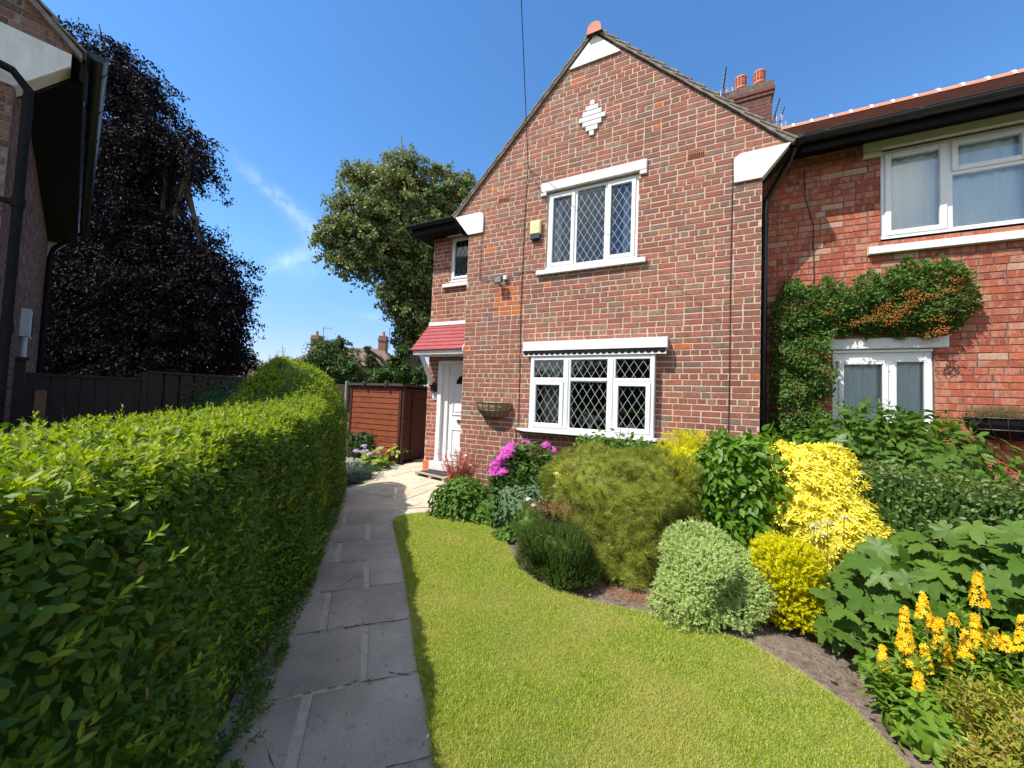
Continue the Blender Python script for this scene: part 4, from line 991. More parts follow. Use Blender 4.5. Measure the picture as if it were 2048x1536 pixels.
# things seen behind the lower window
def thing1(name, mb, mat, label, cat, smooth=True): return tag(mb.build(name, mat, smooth=smooth), label, cat)
t = empty('flower_vase', (2.30, .15, 1.07), 0, 'vase of pale green and white flowers behind the lower window', 'vase')
mb = MB(); mb.lathe((2.30, .15, 1.07), [(.0, 0), (.04, 0), (.05, .05), (.03, .12), (.035, .14)], 14); mb.build('vase_body', M['ceramic'], t, smooth=True)
r = np.random.default_rng(8); P = np.array([2.30, .14, 1.27])+r.normal(size=(60, 3))*[.085, .03, .04]
big('blossom', *inst(STAR, P, r.normal(size=(60, 3)), r.normal(size=(60, 3))+[0, -1, .5], .035), M['whitefl'], t)
P = np.array([2.24, .14, 1.24])+r.normal(size=(40, 3))*[.06, .03, .04]; big('leaf', *inst(DI, P, r.normal(size=(40, 3)), r.normal(size=(40, 3))+[0, -1, .5], .06), M['hosta'], t)
for (ox, lab) in ((1.81, 'white pottery ornament behind the left pane of the lower window'), (2.93, 'white pottery ornament behind the right pane of the lower window')):
    t = empty('ornament', (ox, .12, 1.07), 0, lab, 'ornament', 'ornaments on the inner window sill')
    mb = MB(); mb.lathe((ox, .12, 1.07), [(0, 0), (.055, 0), (.075, .05), (.07, .11), (.04, .16), (0, .175)], 18); mb.build('ornament_body', M['ceramic'], t, smooth=True)
    mb = MB(); mb.box(ox-.022, ox+.022, .04, .06, 1.085, 1.13, .004); mb.build('ornament_opening', M['darkglass'], t)
# aerials
def aerial(loc, lean, lab, n=2):
    x, y, z = loc; t = empty('television_aerial', loc, 0, lab, 'aerial', 'television aerials by the chimney')
    mb = MB(); mb.tube([(x, y, z-.9), (x, y, z+.05)], .014, 8); mb.build('mast', M['darksteel'], t)
    mb = MB(); mb.tube([(x-.03, y+.28, z), (x+.03, y-.55, z+.04)], .012, 8); mb.build('boom', M['darksteel'], t)
    mb = MB()
    for s in (1, -1):
        mb = MB()
        for k in range(4):
            zz = z+s*(.05+.04*k)
            mb.tube([(x-.17, y+.26, zz), (x+.17, y+.26, zz)], .007, 6)
        for xx in (-.17, -.06, .06, .17): mb.tube([(x+xx, y+.26, z+s*.05), (x+xx, y+.26, z+s*.17)], .007, 6)
        mb.build('reflector', M['steel'], t)
    for k in range(6):
        mb = MB(); yy = y+.1-.1*k
        mb.tube([(x-.09+.008*k, yy, z+.015*k/2), (x+.09-.008*k, yy, z+.015*k/2)], .006, 6); mb.build('director', M['steel'], t)
a = at(1448, 178, 8.4); aerial(a, 0, 'grey aerial left of the two chimney pots')
a = at(1550, 233, 9.2); aerial(a, 0, 'grey aerial just right of the chimney stack')
a = at(1560, 246, 10.5); aerial(a, 0, 'small lower aerial at the neighbouring ridge end')
# ================================================================== attached neighbour on the right
YR = .6
nb = empty('brick_house', (8.2, YR, 0), 0, 'orange brick neighbouring house with net curtains and a white dotted ridge', 'house')
mb = MB()
HO = [(5.80-4.483, 7.72-4.483, 3.70, 4.84), (5.33-4.483, 6.27-4.483, 1.15, 2.32)]
brick_wall(mb, (4.483, YR, 0), (1, 0, 0), (0, -1, 0), [(0, 0), (5.2, 0), (5.2, 4.97), (0, 4.97)], HO, seed=21, course=.0835, length=.238, joint=.009, proud=.005, headers=5)
brick_wall(mb, (9.683, YR, 0), (1, 0, 0), (0, -1, 0), [(0, 0), (2.4, 0), (2.4, 4.92), (0, 4.92)], (), seed=22, course=.0835, length=.238, joint=.009, headers=5)
reveal(mb, 5.80, 7.72, 3.70, 4.84, YR, YR+.12); reveal(mb, 5.33, 6.27, 1.15, 2.32, YR, YR+.12)
mb.poly([(12.083, YR, 0), (12.083, 7.4, 0), (12.083, 7.4, 4.92), (12.083, 4., 7.3), (12.083, YR, 4.92)], 0)
mb.build('front_wall', [M['brick_orange_wall'], M['mortar_dark']], nb)
mb = MB(); tiled_plane(mb, (4.92, .15, 4.985), (12.3, .15, 4.985), (12.3, 3.9, 7.44), (4.92, 3.9, 7.44), 14, .024, .03); tiled_plane(mb, (12.3, 7.6, 4.92), (4.92, 7.6, 4.92), (4.92, 3.9, 7.44), (12.3, 3.9, 7.44), 10, .024, .03); roof = mb.build('roof', M['tile_red'], nb)
for i in range(22):
    x = 5.06+.309*i; mb = MB(); n = 8; V = []
    for xx in (x+.018, x+.291):
        for k in range(n+1): t = math.pi*k/n; V.append((xx, 3.9+.13*math.cos(t), 7.40+.115*math.sin(t)))
    mb.faces(V, [(k, k+1, n+2+k, n+1+k) for k in range(n)]+[tuple(range(n+1)), tuple(range(n+1, 2*n+2))])
    mb.build('ridge_tile', M['ridge'], roof)
    mb = MB(); V = []
    for xx in (x-.019, x+.019):
        for k in range(n+1): t = math.pi*k/n; V.append((xx, 3.9+.145*math.cos(t), 7.40+.13*math.sin(t)))
    mb.faces(V, [(k, k+1, n+2+k, n+1+k) for k in range(n)]+[tuple(range(n+1)), tuple(range(n+1, 2*n+2))])
    mb.build('ridge_joint', M['render'], roof)
mb = MB(); mb.box(4.92, 12.2, .235, .26, 4.83, 4.985, .004); mb.box(4.49, 12.2, .26, YR, 4.955, 4.985); mb.build('fascia', M['blackwood'], nb)
mb = MB(); gutter(mb, (4.86, .16, 4.985), (12.2, .16, 4.985), .072); mb.build('gutter', M['black'], nb)
mb = MB(); mb.box(5.62, 7.9, YR-.05, YR+.02, 4.845, 4.955, .008); mb.box(5.62, 5.80, YR-.045, YR+.02, 4.765, 4.845, .006); mb.build('lintel', M['cream'], nb)
mb = MB(); mb.prism([(5.67, YR+.04, 3.625), (5.67, YR-.07, 3.60), (5.67, YR-.075, 3.51), (5.67, YR+.04, 3.51)], (2.2, 0, 0)); mb.build('window_sill', M['render'], nb)
mb = MB(); y = YR+.03; bars(mb, 5.80, 7.72, 3.70, 4.84, y, y+.07, .06); mb.box(5.80, 7.72, y-.02, y, 3.70, 3.735, .004)
for a in (6.42, 7.08): mb.box(a-.035, a+.035, y+.002, y+.07, 3.755, 4.785, .006)
mb.box(6.45, 7.05, y+.003, y+.07, 4.39, 4.45, .006)
bars(mb, 5.845, 6.40, 3.745, 4.80, y-.018, y+.05, .062); bars(mb, 7.10, 7.675, 3.745, 4.80, y-.018, y+.05, .062); bars(mb, 6.44, 7.06, 4.43, 4.80, y-.018, y+.05, .058)
mb.box(5.95, 6.30, y-.022, y-.012, 4.772, 4.782)
w = mb.build('window', M['upvc'], nb); tag(w, 'wide upper window with vent light')
pane(5.905, 6.34, 3.805, 4.74, y+.01, M['glass_nb'], w); pane(6.455, 7.045, 3.76, 4.39, y+.03, M['glass_nb'], w); pane(6.495, 7.005, 4.485, 4.745, y+.01, M['glass_nb'], w); pane(7.16, 7.615, 3.805, 4.74, y+.01, M['glass_nb'], w)
curtain(5.82, 7.70, 3.66, 4.90, y+.092, nb, M['curtain'], 15, .016, 5)
room(5.6, 7.9, 3.4, 5.0, YR+.13, 3, nb, M['room'])
mb = MB(); bars(mb, 5.33, 6.27, 1.15, 2.32, y, y+.07, .07); mb.box(5.40, 6.20, y+.002, y+.07, 2.165, 2.25, .004); mb.box(5.33, 6.27, y-.025, y, 2.285, 2.32, .004); mb.box(5.855, 5.955, y+.001, y+.07, 1.2, 2.2, .006)
bars(mb, 5.395, 5.875, 1.21, 2.19, y-.014, y+.05, .055)
w = mb.build('window', M['upvc'], nb); tag(w, 'lower window half hidden by green shrubs')
pane(5.45, 5.82, 1.265, 2.135, y+.01, M['glass_nb'], w); pane(5.955, 6.20, 1.2, 2.165, y+.03, M['glass_nb'], w)
curtain(5.36, 6.24, 1.1, 2.3, y+.090, nb, M['curtain'], 9, .014, 9)
room(5.2, 6.4, .9, 2.4, YR+.13, 3, nb, M['room'])
mb = MB(); mb.box(5.27, 6.39, YR-.03, YR+.02, 2.325, 2.46, .008); mb.build('lintel', M['render'], nb)
mb = MB(); mb.box(5.22, 6.42, YR-.06, YR+.03, 1.05, 1.145, .008); mb.build('window_sill', M['render'], nb)
cable('wall_cable', [(5.02, YR-.03, 4.78), (5.03, YR-.02, 4.4), (5.12, YR-.015, 4.0), (5.13, YR-.015, 3.2)], .006, 'dark cable on the shaded orange brick above the climber')
# ================================================================== house on the left (its own frame: x along the side wall, y into the house)
LC = np.array([-1.95, -4.78, 0.]); LA = np.array([-.971, .238, 0]); LY = np.array([-.238, -.971, 0])
def toloc(p): d = np.asarray(p)-LC; return np.array([d@LA, d@LY, d[2]])
def side(u, v, off=0.): return toloc(onpl(u, v, LC-LY*off, LY))        # a point on the side wall, in its frame
lh = empty('brick_house', LC, math.atan2(LA[1], LA[0]), 'shaded brick house on the left with deep black eaves', 'house')
mb = MB(); LL = 7.3
brick_wall(mb, (0, 0, 0), (1, 0, 0), (0, -1, 0), [(0, 0), (LL, 0), (LL, 4.72), (0, 4.72)], (), seed=31)
brick_wall(mb, (0, 4.483, 0), (0, -1, 0), (-1, 0, 0), [(0, 0), (4.483, 0), (4.483, 5.22), (2.2415, 7.36), (0, 5.22)], (), seed=32)
brick_wall(mb, (0, 0, 0), (0, -1, 0), (-1, 0, 0), [(0, 4.835), (.33, 4.835), (.33, 4.90), (0, 5.21)], (), seed=33)
mb.poly([(LL, 0, 0), (LL, 4.483, 0), (LL, 4.483, 5.), (LL, 2.24, 7.2), (LL, 0, 5.)], 0); mb.poly([(0, 4.483, 0), (LL, 4.483, 0), (LL, 4.483, 5.), (0, 4.483, 5.)], 0)
mb.build('outer_wall', [M['brick_left'], M['mortar_grey']], lh, local=True)
for x, s in ((-.036, 1), (LL, 1)):
    mb = MB(); mb.prism([(x, .30, 4.29), (x, 0, 4.29), (x, -.33, 4.71), (x, -.33, 4.83), (x, .32, 4.83)], (.034, 0, 0)); mb.m = 1
    mb.prism([(x+.034, .02, 4.292), (x+.034, -.0, 4.292), (x+.034, -.328, 4.712), (x+.034, -.328, 4.82), (x+.034, .02, 4.82)], (.20 if x < 1 else .05, 0, 0))
    mb.build('kneeler', [M['render'], M['cream']], lh, local=True)
mb = MB(); mb.box(.20, LL, -.39, .0, 4.62, 4.70); mb.box(.0, LL, -.425, -.39, 4.62, 4.86, .004); mb.prism([(.2, 0, 4.30), (.2, -.33, 4.70), (.2, 0, 4.70)], (.06, 0, 0)); mb.build('eaves', M['blackwood'], lh, local=True)
mb = MB(); gutter(mb, (-.16, -.505, 4.88), (LL-.1, -.505, 4.88), .07); mb.build('gutter', M['black'], lh, local=True)
mb = MB(); RS = .96
tiled_plane(mb, (-.06, -.40, 4.90), (LL+.06, -.40, 4.90), (LL+.06, 2.24, 4.90+2.64*RS), (-.06, 2.24, 4.90+2.64*RS), 14, .024, .035)
tiled_plane(mb, (LL+.06, 4.88, 4.90), (-.06, 4.88, 4.90), (-.06, 2.24, 4.90+2.64*RS), (LL+.06, 2.24, 4.90+2.64*RS), 10, .024, .035)
mb.build('roof', M['tileedge'], lh, local=True)
mb = MB()
for s in (1, -1):
    a_ = (-.07, 2.24-s*2.64, 4.87); b_ = (-.07, 2.24, 4.87+2.64*RS)
    mb.prism([a_, b_, (b_[0], b_[1], b_[2]-.11), (a_[0], a_[1], a_[2]-.06)], (.07, 0, 0))
mb.build('verge', M['undercloak'], lh, local=True)
p = toloc(at(56, 200, 3.62)); px_, py_ = p[0], p[1]
mb = MB(); mb.tube([(-.09, 1.0, 4.62), (-.10, .66, 4.52), (px_-.02, py_+.10, 4.36), (px_, py_, 4.24), (px_, py_, 4.1), (px_, py_, 0)], .035, 14)
for z in (3.12, 1.95): mb.tube([(px_, py_, z), (px_, py_, z+.09)], .044, 14); mb.box(px_-.02, px_+.02, py_, .02, z+.02, z+.06)
mb.build('downpipe', M['iron'], lh, smooth=False, local=True)
q2 = side(88, 640, .06)
mb = MB(); mb.tube([(LL-.35, -.42, 4.83), (LL-.5, -.30, 4.62), (q2[0], -.10, 4.40), (q2[0], -.06, 4.2), (q2[0], -.06, 0)], .042, 12); mb.build('downpipe', M['iron'], lh, local=True)
b0 = side(46, 650, .02)
t = empty('meter_box', LC+LA*b0[0]+np.array([0, 0, 1.8]), 0, 'small white utility box with wires on the shaded left house wall', 'utility box')
def L2W(x, y, z): return LC+LA*x+LY*y+np.array([0, 0, z])
def lbox(mb, x0, x1, y0, y1, z0, z1):
    V = [L2W(x, y, z) for z in (z0, z1) for y in (y0, y1) for x in (x0, x1)]; mb.faces(V, [(0, 2, 3, 1), (4, 5, 7, 6), (0, 1, 5, 4), (2, 6, 7, 3), (0, 4, 6, 2), (1, 3, 7, 5)])
bx = b0[0]; zt, zb = side(50, 622, .02)[2], side(50, 680, .02)[2]
mb = MB(); lbox(mb, bx-.22, bx+.32, -.09, -.005, zb, zt); mb.build('cabinet', M['grey_white'], t)
mb = MB(); mb.tube([L2W(bx-.1, -.05, zb), L2W(bx-.1, -.05, zb-.6)], .03, 10); mb.build('conduit', M['grey_white'], t)
mb = MB(); mb.tube([L2W(bx+.12, -.10, zt-.02), L2W(bx+.12, -.10, zb+.02)], .008, 6)
for k in range(3): mb.tube([L2W(bx+.12, -.10, zt-.12-.1*k), L2W(bx+.26, -.14, zt-.06-.1*k), L2W(bx+.42, -.08, zt-.11-.1*k), L2W(bx+.5, -.06, zt-.13-.1*k)], .007, 6)
mb.build('wire', M['cable'], t)
# ================================================================== fence, gate post
fx = -5.48
fe = empty('board_fence', (fx, -1.5, 0), 0, 'dark creosoted board fence stepping up towards the hedge', 'fence')
mb = MB(); y = -3.95; rr = random.Random(4)
while y < -2.5: mb.box(fx, fx+.022, y, y+.165, 0, 1.615+rr.uniform(-.003, .003), .003); y += .17
mb.box(fx-.01, fx+.05, -3.97, -2.46, 1.615, 1.66, .006); mb.build('closeboard_panel', M['fence'], fe)
mb = MB(); y = -2.40
while y < 1.4:
    mb.box(fx+.01, fx+.03, y, y+.20, 0, 1.765, .003); y += .245
y = -2.30
while y < 1.4: mb.box(fx-.05, fx-.03, y, y+.17, 0, 1.765, .003); y += .245
for z in (.4, 1.45): mb.box(fx-.03, fx+.01, -2.42, 1.4, z, z+.08)
mb.box(fx-.06, fx+.06, -2.44, 1.4, 1.765, 1.81, .006); mb.build('slatted_panel', M['fence'], fe)
for yy in (-2.46, -.6, 1.3):
    mb = MB(); mb.box(fx-.05, fx+.045, yy-.05, yy+.05, 0, 1.84 if yy > -2.4 else 1.78, .006); mb.build('post', M['fence'], fe)
p = at(33, 720, 5.3); mb = MB(); mb.box(p[0]-.16, p[0]+.16, p[1]-.06, p[1]+.06, 0, p[2], .008); mb.box(p[0]-.19, p[0]+.19, p[1]-.08, p[1]+.08, p[2], p[2]+.04, .006)
tag(mb.build('gate_pier', M['fence']), 'tall dark timber gate pier against the left house', 'gate post')
p = at(79, 782, 4.9); mb = MB(); mb.box(p[0]-.06, p[0]+.06, p[1]-.05, p[1]+.05, 0, p[2], .006); mb.box(p[0]-.045, p[0]+.045, p[1]-.04, p[1]+.04, p[2], p[2]+.012, .004)
tag(mb.build('short_post', M['rawpost']), 'short orange brown timber post in front of the dark fence', 'post')
# ================================================================== shed and its side gate
sx0, sx1, sy0, sy1, sh = -4.05, -2.36, 1.02, 3.0, 1.80
sd = empty('garden_shed', ((sx0+sx1)/2, sy0, 0), 0, 'low orange stained garden shed with horizontal boards', 'shed')
mb = MB(); nb_ = 13; bh = 1.66/nb_
for i in range(nb_):
    z = .06+i*bh; mb.prism([(sx0+.05, sy0-.004, z), (sx0+.05, sy0-.020, z+.004), (sx0+.05, sy0-.010, z+bh-.012), (sx0+.05, sy0+.006, z+bh-.004)], (sx1-sx0-.10, 0, 0))
mb.box(sx0+.04, sx1-.04, sy0+.004, sy0+.03, .04, 1.74); mb.build('front_boards', M['shed'], sd)
for x in (sx0, sx1-.07):
    mb = MB(); mb.box(x, x+.075, sy0-.035, sy0+.04, .0, 1.72, .005); mb.build('corner_post', M['sheddark'], sd)
mb = MB(); y = sy0+.045
while y < sy1: mb.box(sx1-.03, sx1-.008, y, min(y+.118, sy1), .03, 1.70, .003); y += .122
mb.box(sx1-.008, sx1+.010, 1.35, 1.36, .1, 1.6); mb.build('side_boards', M['sheddark'], sd)
mb = MB(); y = 1.38
while y < 2.1: mb.box(sx1-.006, sx1+.012, y, y+.115, .08, 1.62, .003); y += .12
for z in (.3, 1.35): mb.box(sx1+.012, sx1+.03, 1.38, 2.1, z, z+.09, .003)
dr = mb.build('door', M['sheddark'], sd)
mb = MB(); mb.tube([(sx1+.02, 1.98, .95), (sx1+.06, 1.98, .95), (sx1+.06, 1.88, .95), (sx1+.02, 1.88, .95)], .008, 8); mb.build('handle', M['darksteel'], dr)
mb = MB(); mb.box(sx0, sx0+.025, sy0, sy1, .02, 1.7); mb.box(sx0, sx1, sy1-.03, sy1, .02, 1.66); mb.build('rear_boards', M['sheddark'], sd)
mb = MB(); mb.prism([(sx0-.08, sy0-.09, 1.745), (sx0-.08, sy0-.09, 1.80), (sx0-.08, sy1+.1, 1.76), (sx0-.08, sy1+.1, 1.70)], (sx1-sx0+.16, 0, 0)); rf = mb.build('roof', M['felt'], sd)
for x in (sx0+.55, sx1-.42):
    mb = MB(); mb.box(x-.045, x+.045, sy0-.12, sy0-.02, 1.77, 1.84, .006); mb.box(x-.02, x+.02, sy0-.115, sy0-.1, 1.72, 1.77); mb.build('roof_bracket', M['darksteel'], rf)
mb = MB(); mb.box(-2.335, -2.285, 1.0, 1.06, 0, 1.80, .005); t = mb.build('gate_post', M['sheddark']); tag(t, 'slim brown post with black latch at the shed corner', 'post')
mb = MB(); mb.box(-2.285, -2.27, 1.0, 1.05, .9, .98, .003); mb.box(-2.285, -2.262, .985, 1.01, .78, .86, .003); mb.tube([(-2.275, 1.0, .99), (-2.275, .975, 1.06), (-2.275, .975, .8)], .006, 6); mb.build('latch', M['darksteel'], t)
mb = MB(); mb.box(-4.22, -4.15, .96, 1.04, 0, 1.84, .008); tag(mb.build('concrete_post', M['drive']), 'pale concrete fence post between hedge and shed', 'post')
mb = MB(); 
for i in range(7): mb.box(-5.4, -4.22, 1.0, 1.02, .02+i*.25, .255+i*.25, .004)
tag(mb.build('panel_fence', M['fence']), 'dark boarded fence panel behind the end of the hedge', 'fence')
# ================================================================== planting helpers
def perp(A, r):
    B = r.normal(size=A.shape); B = B-A*(A*B).sum(-1, keepdims=True); return norm(B)
def sprigs(P, A, L, k, S, tmpl, seed, ang=45., t0=.1, whorl=False, jit=.2):
    """k leaves along every sprig at P with axis A and length L"""
    r = np.random.default_rng(seed); n = len(P); A = norm(A); L = np.broadcast_to(np.asarray(L, float), (n,))
    B = perp(A, r); C = np.cross(A, B); i = np.arange(k)
    t = t0+(1-t0)*(i+.5)/k
    ph = i*2.399+r.uniform(0, 6.28, (n, 1)) if not whorl else i*1.5708+r.uniform(0, 6.28, (n, 1))
    rad = np.cos(ph)[..., None]*B[:, None]+np.sin(ph)[..., None]*C[:, None]
    a = np.radians(ang*(1.15-.5*t)[None]+r.normal(size=(n, k))*8)[..., None]
    D = A[:, None]*np.cos(a)+rad*np.sin(a)+r.normal(size=(n, k, 3))*jit*.4
    Q = P[:, None]+A[:, None]*(L[:, None]*t)[..., None]
    Zn = A[:, None]*np.sin(a)-rad*np.cos(a)+r.normal(size=(n, k, 3))*jit
    s = S*(1.1-.45*t)[None]*r.uniform(.75, 1.2, (n, k))
    return inst(tmpl, Q.reshape(-1, 3), D.reshape(-1, 3), Zn.reshape(-1, 3), s.reshape(-1))
def stems_mesh(name, c, rad, mat, parent, seed, n=9, r0=.012, z0=0.):
    r = np.random.default_rng(seed); mb = MB()
    for i in range(n):
        a = r.uniform(0, 6.28); d = r.uniform(.2, .75)
        tip = np.array([c[0]+math.cos(a)*rad[0]*d, c[1]+math.sin(a)*rad[1]*d, c[2]+rad[2]*r.uniform(.0, .6)])
        b = np.array([c[0]+math.cos(a)*.05, c[1]+math.sin(a)*.05, z0]); m_ = (b+tip)/2+[0, 0, .12*rad[2]]
        mb.tube([b, m_, tip], [r0, r0*.7, r0*.35], 5)
    return mb.build(name, mat, parent)
def plant(name, label, cat, c, rad, group=None):
    return empty(name, (c[0], c[1], 0), 0, label, cat, group)
# ================================================================== privet hedge beside the path
HB = np.array([2.25, -4.77]); HD = np.array([-.715, .699]); HN = np.array([-.699, -.715])
def hp(s, o, z): return np.stack([HB[0]+HD[0]*s+HN[0]*o, HB[1]+HD[1]*s+HN[1]*o, z], -1)
def ztop(s): return np.interp(s, [-4, .5, 2.2, 2.8, 3.6, 4.3, 4.8, 5.2], [1.32, 1.32, 1.34, 1.43, 1.76, 1.95, 1.99, 1.90])
def hedge_pts(n, seed, s0, s1, depth=.10):
    r = np.random.default_rng(seed); s = r.uniform(s0, s1, n); t = r.random(n); zt = ztop(s)
    tall = np.clip((zt-1.34)/.5, 0, 1); so = .16+.70*tall; zk = 1.14+.06*tall; W_ = 1.0
    o = np.empty(n); z = np.empty(n); nO = np.empty(n); nZ = np.empty(n)
    a = t < .42; u = t[a]/.42; o[a] = .03*np.sin(s[a]*3.1)+.02*np.sin(s[a]*7.7+u*5)+.05*(1-u)*np.sin(s[a]*2.2+1); z[a] = .02+(zk[a]-.02)*u if np.ndim(zk) else 0; nO[a] = -1; nZ[a] = .1
    b = (t >= .42) & (t < .70); u = (t[b]-.42)/.28
    cz = zt[b]-.20*tall[b]*(zt[b]-zk[b]); co_ = .02+.08*tall[b]
    o[b] = 2*u*(1-u)*co_+u*u*so[b]; z[b] = (1-u)**2*zk[b]+2*u*(1-u)*cz+u*u*zt[b]
    do = 2*(1-u)*co_+2*u*(so[b]-co_); dz = 2*(1-u)*(cz-zk[b])+2*u*(zt[b]-cz); q = np.hypot(do, dz)+1e-6; nO[b] = -dz/q; nZ[b] = do/q
    c = (t >= .70) & (t < .93); u = (t[c]-.70)/.23; o[c] = so[c]+(W_-so[c])*u; z[c] = zt[c]-.05*u**3-.0; nO[c] = 0; nZ[c] = 1
    d = t >= .93; u = (t[d]-.93)/.07; o[d] = W_+.02; z[d] = zt[d]*(1-.6*u); nO[d] = 1; nZ[d] = 0
    z = z+.022*np.sin(s*5.3+o*4)+.018*np.sin(s*11.+o*9)
    dep = depth*r.random(n)**1.5
    o2 = o-nO*dep; z2 = z-nZ*dep
    # rounded far end
    e = np.clip((s-(s1-.35))/.35, 0, 1) if s1 > 4 else 0*s
    s2 = s-.0; mid = .5
    o2 = mid+(o2-mid)*np.sqrt(np.clip(1-e**2*.95, .02, 1))
    P = hp(s2, o2, z2); Nn = np.stack([HN[0]*nO+HD[0]*e*.8, HN[1]*nO+HD[1]*e*.8, nZ], -1)
    return P, norm(Nn), s, t
hedge = empty('privet_hedge', (*(HB+HD*1.+HN*.5), 0), 0, 'long clipped green privet hedge beside the grey path', 'hedge')
P, o, s, t = hedge_pts(125000, 41, -2.6, 5.1, .11)
keep = np.linalg.norm(P-CAM, axis=1) > .5; P, o, t = P[keep], o[keep], t[keep]
HL = t_ovate(.46, 3, .10, .10)
r = np.random.default_rng(43); X, Z = orient(o, 44, upb=.35, rn=.45, droop=.05, out=.45); X = norm(X+np.array([0, 0, .25]))
newg = (o[:, 2] > .35) & (r.random(len(P)) < .55)
Sz = .0295*r.uniform(.6, 1.4, len(P))
big('foliage', *inst(HL, P[~newg], X[~newg], Z[~newg], Sz[~newg]), M['privet'], hedge)
big('young_foliage', *inst(HL, P[newg], X[newg], Z[newg], Sz[newg]*.9), M['privet_new'], hedge)
# upright new shoots on the top, a few on the face
P, o, s, t = hedge_pts(9000, 47, -2.6, 5.0, .02); k = (t > .55) & (t < .93); P, o = P[k][:2300], o[k][:2300]
r = np.random.default_rng(48); A = norm(np.array([0, 0, 1.])+o*.35+r.normal(size=(len(P), 3))*.22); L = r.uniform(.02, .075, len(P))*np.where(r.random(len(P)) < .8, .7, 1.3)
k = np.linalg.norm(P-CAM, axis=1) > .55; P, A, L = P[k], A[k], L[k]
Pf, of, sf, tf = hedge_pts(1500, 49, -2.4, 4.8, .0); k = (tf < .42) & (np.linalg.norm(Pf-CAM, axis=1) > .62); Pf, of = Pf[k][:260], of[k][:260]
Af = norm(of*.8+np.array([0, 0, .75])+r.normal(size=of.shape)*.2)
V1 = sprigs(P, A, L, 7, .028, t_ovate(.36, 3, .12, .12), 50, 38., .15, True); V2 = sprigs(Pf, Af, .075, 7, .030, t_ovate(.36, 3, .12, .12), 51, 38., .3, True)
big('new_shoots', *joinm([V1, V2]), M['privet_new'], hedge)
# woody core
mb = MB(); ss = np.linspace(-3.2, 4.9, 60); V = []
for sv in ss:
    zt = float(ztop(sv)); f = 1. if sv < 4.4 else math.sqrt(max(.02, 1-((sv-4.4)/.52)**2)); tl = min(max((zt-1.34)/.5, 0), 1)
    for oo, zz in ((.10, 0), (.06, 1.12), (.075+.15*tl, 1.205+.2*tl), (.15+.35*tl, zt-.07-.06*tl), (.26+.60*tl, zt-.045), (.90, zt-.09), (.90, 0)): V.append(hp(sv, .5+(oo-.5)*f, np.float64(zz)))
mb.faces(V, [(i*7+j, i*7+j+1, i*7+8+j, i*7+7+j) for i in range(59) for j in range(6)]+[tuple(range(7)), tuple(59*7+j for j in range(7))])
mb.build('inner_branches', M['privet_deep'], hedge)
# low weeds at the hedge foot
r = np.random.default_rng(55); n = 420; s = r.uniform(-1.2, 4.4, n); P = hp(s, r.uniform(-.05, .06, n), r.uniform(0, .03, n)); P = P[np.linalg.norm(P-CAM, axis=1) > .9]
tag(big('hedge_foot_weeds', *sprigs(P, norm(np.array([0, 0, 1.])+r.normal(size=P.shape)*.35+np.array([.4, .4, 0])), .09, 10, .035, DI, 56, 60.), M['geran']), 'straggly green weeds along the hedge foot', 'weeds', kind='stuff')
def blobshrub(name, label, cat, c, rad, n, S, tmpl, mat, seed, lump=.16, depth=.3, coremat=None, group=None, zmin=.02, part='foliage', stems=True, shrink=.78, **kw):
    t = plant(name, label, cat, c, rad, group)
    P, o = shell(c, rad, n, seed, lump, depth, zmin, up=-.75)
    leaves(part, tmpl, P, o, S, M[mat], t, seed, **kw)
    core('inner_foliage', c, rad, M[coremat or mat], t, seed, lump, shrink, zmin=0.0)
    return t
def sprigshrub(name, label, cat, c, rad, n, L, k, S, tmpl, mat, seed, ang=45., lump=.16, depth=.25, upb=.5, rn=.3, group=None, zmin=.02, shrink=.8, coremat=None, jit=.2):
    t = plant(name, label, cat, c, rad, group)
    P, o = shell(c, rad, n, seed, lump, depth, zmin, up=-.75)
    r = np.random.default_rng(seed+3); A = norm(o+np.array([0, 0, upb])+r.normal(size=o.shape)*rn)
    big('foliage', *sprigs(P-A*L*.5, A, L*r.uniform(.7, 1.3, len(P)), k, S, tmpl, seed+4, ang, jit=jit), M[mat], t)
    core('inner_foliage', c, rad, M[coremat or mat], t, seed, lump, min(shrink, .68), zmin=0.0)
    return t
blobshrub('leafy_shrub', 'dark leafy shrub between the hedge and the board fence', 'shrub', (-2.35, -2.55, .8), (.85, .75, .82), 5200, .06, DI, 'privet_deep', 61)  # dark leaf colour puts the shade lying here into the shrub
# ================================================================== border shrubs
BOX.update({111: 2.5, 121: 4.0, 141: 3.6, 311: 2.6})
g = ground(1250, 4.05)
pine = plant('dwarf_pine', 'domed dwarf pine with olive needles in the middle of the border', 'pine shrub', g, 1)
PC = [((g[0], g[1], .66), (.74, .66, .51), 1250)]
for u, v, D, rr_ in ((1215, 1105, 3.50, .22), (1285, 1095, 3.45, .22), (1250, 1150, 3.36, .17), (1335, 1065, 3.6, .22), (1380, 1020, 3.75, .18), (1335, 1140, 3.42, .14), (1185, 1050, 3.6, .20), (1250, 1050, 3.6, .25), (1310, 1000, 3.6, .22)):
    q = at(u, v, D); PC.append((tuple(q), (rr_*1.1, rr_*1.1, rr_*.75), int(800*rr_)))
parts = []; mb = MB()
for i, (c, rad, n) in enumerate(PC):
    P, o = shell(c, rad, n, 70+i, .13, .22, .03, up=-.6); r = np.random.default_rng(80+i)
    A = norm(o+np.array([0, 0, .55])+r.normal(size=o.shape)*.25)
    parts.append(sprigs(P-A*.03, A, .045, 34, .092, t_needle(.042), 90+i, 66., 0., jit=.15))
    if i: b = np.array([g[0], g[1], .25]); mb.tube([b, (b+np.asarray(c))/2, c], [.022, .016, .008], 6)
big('needles', *joinm(parts), M['pine'], pine)
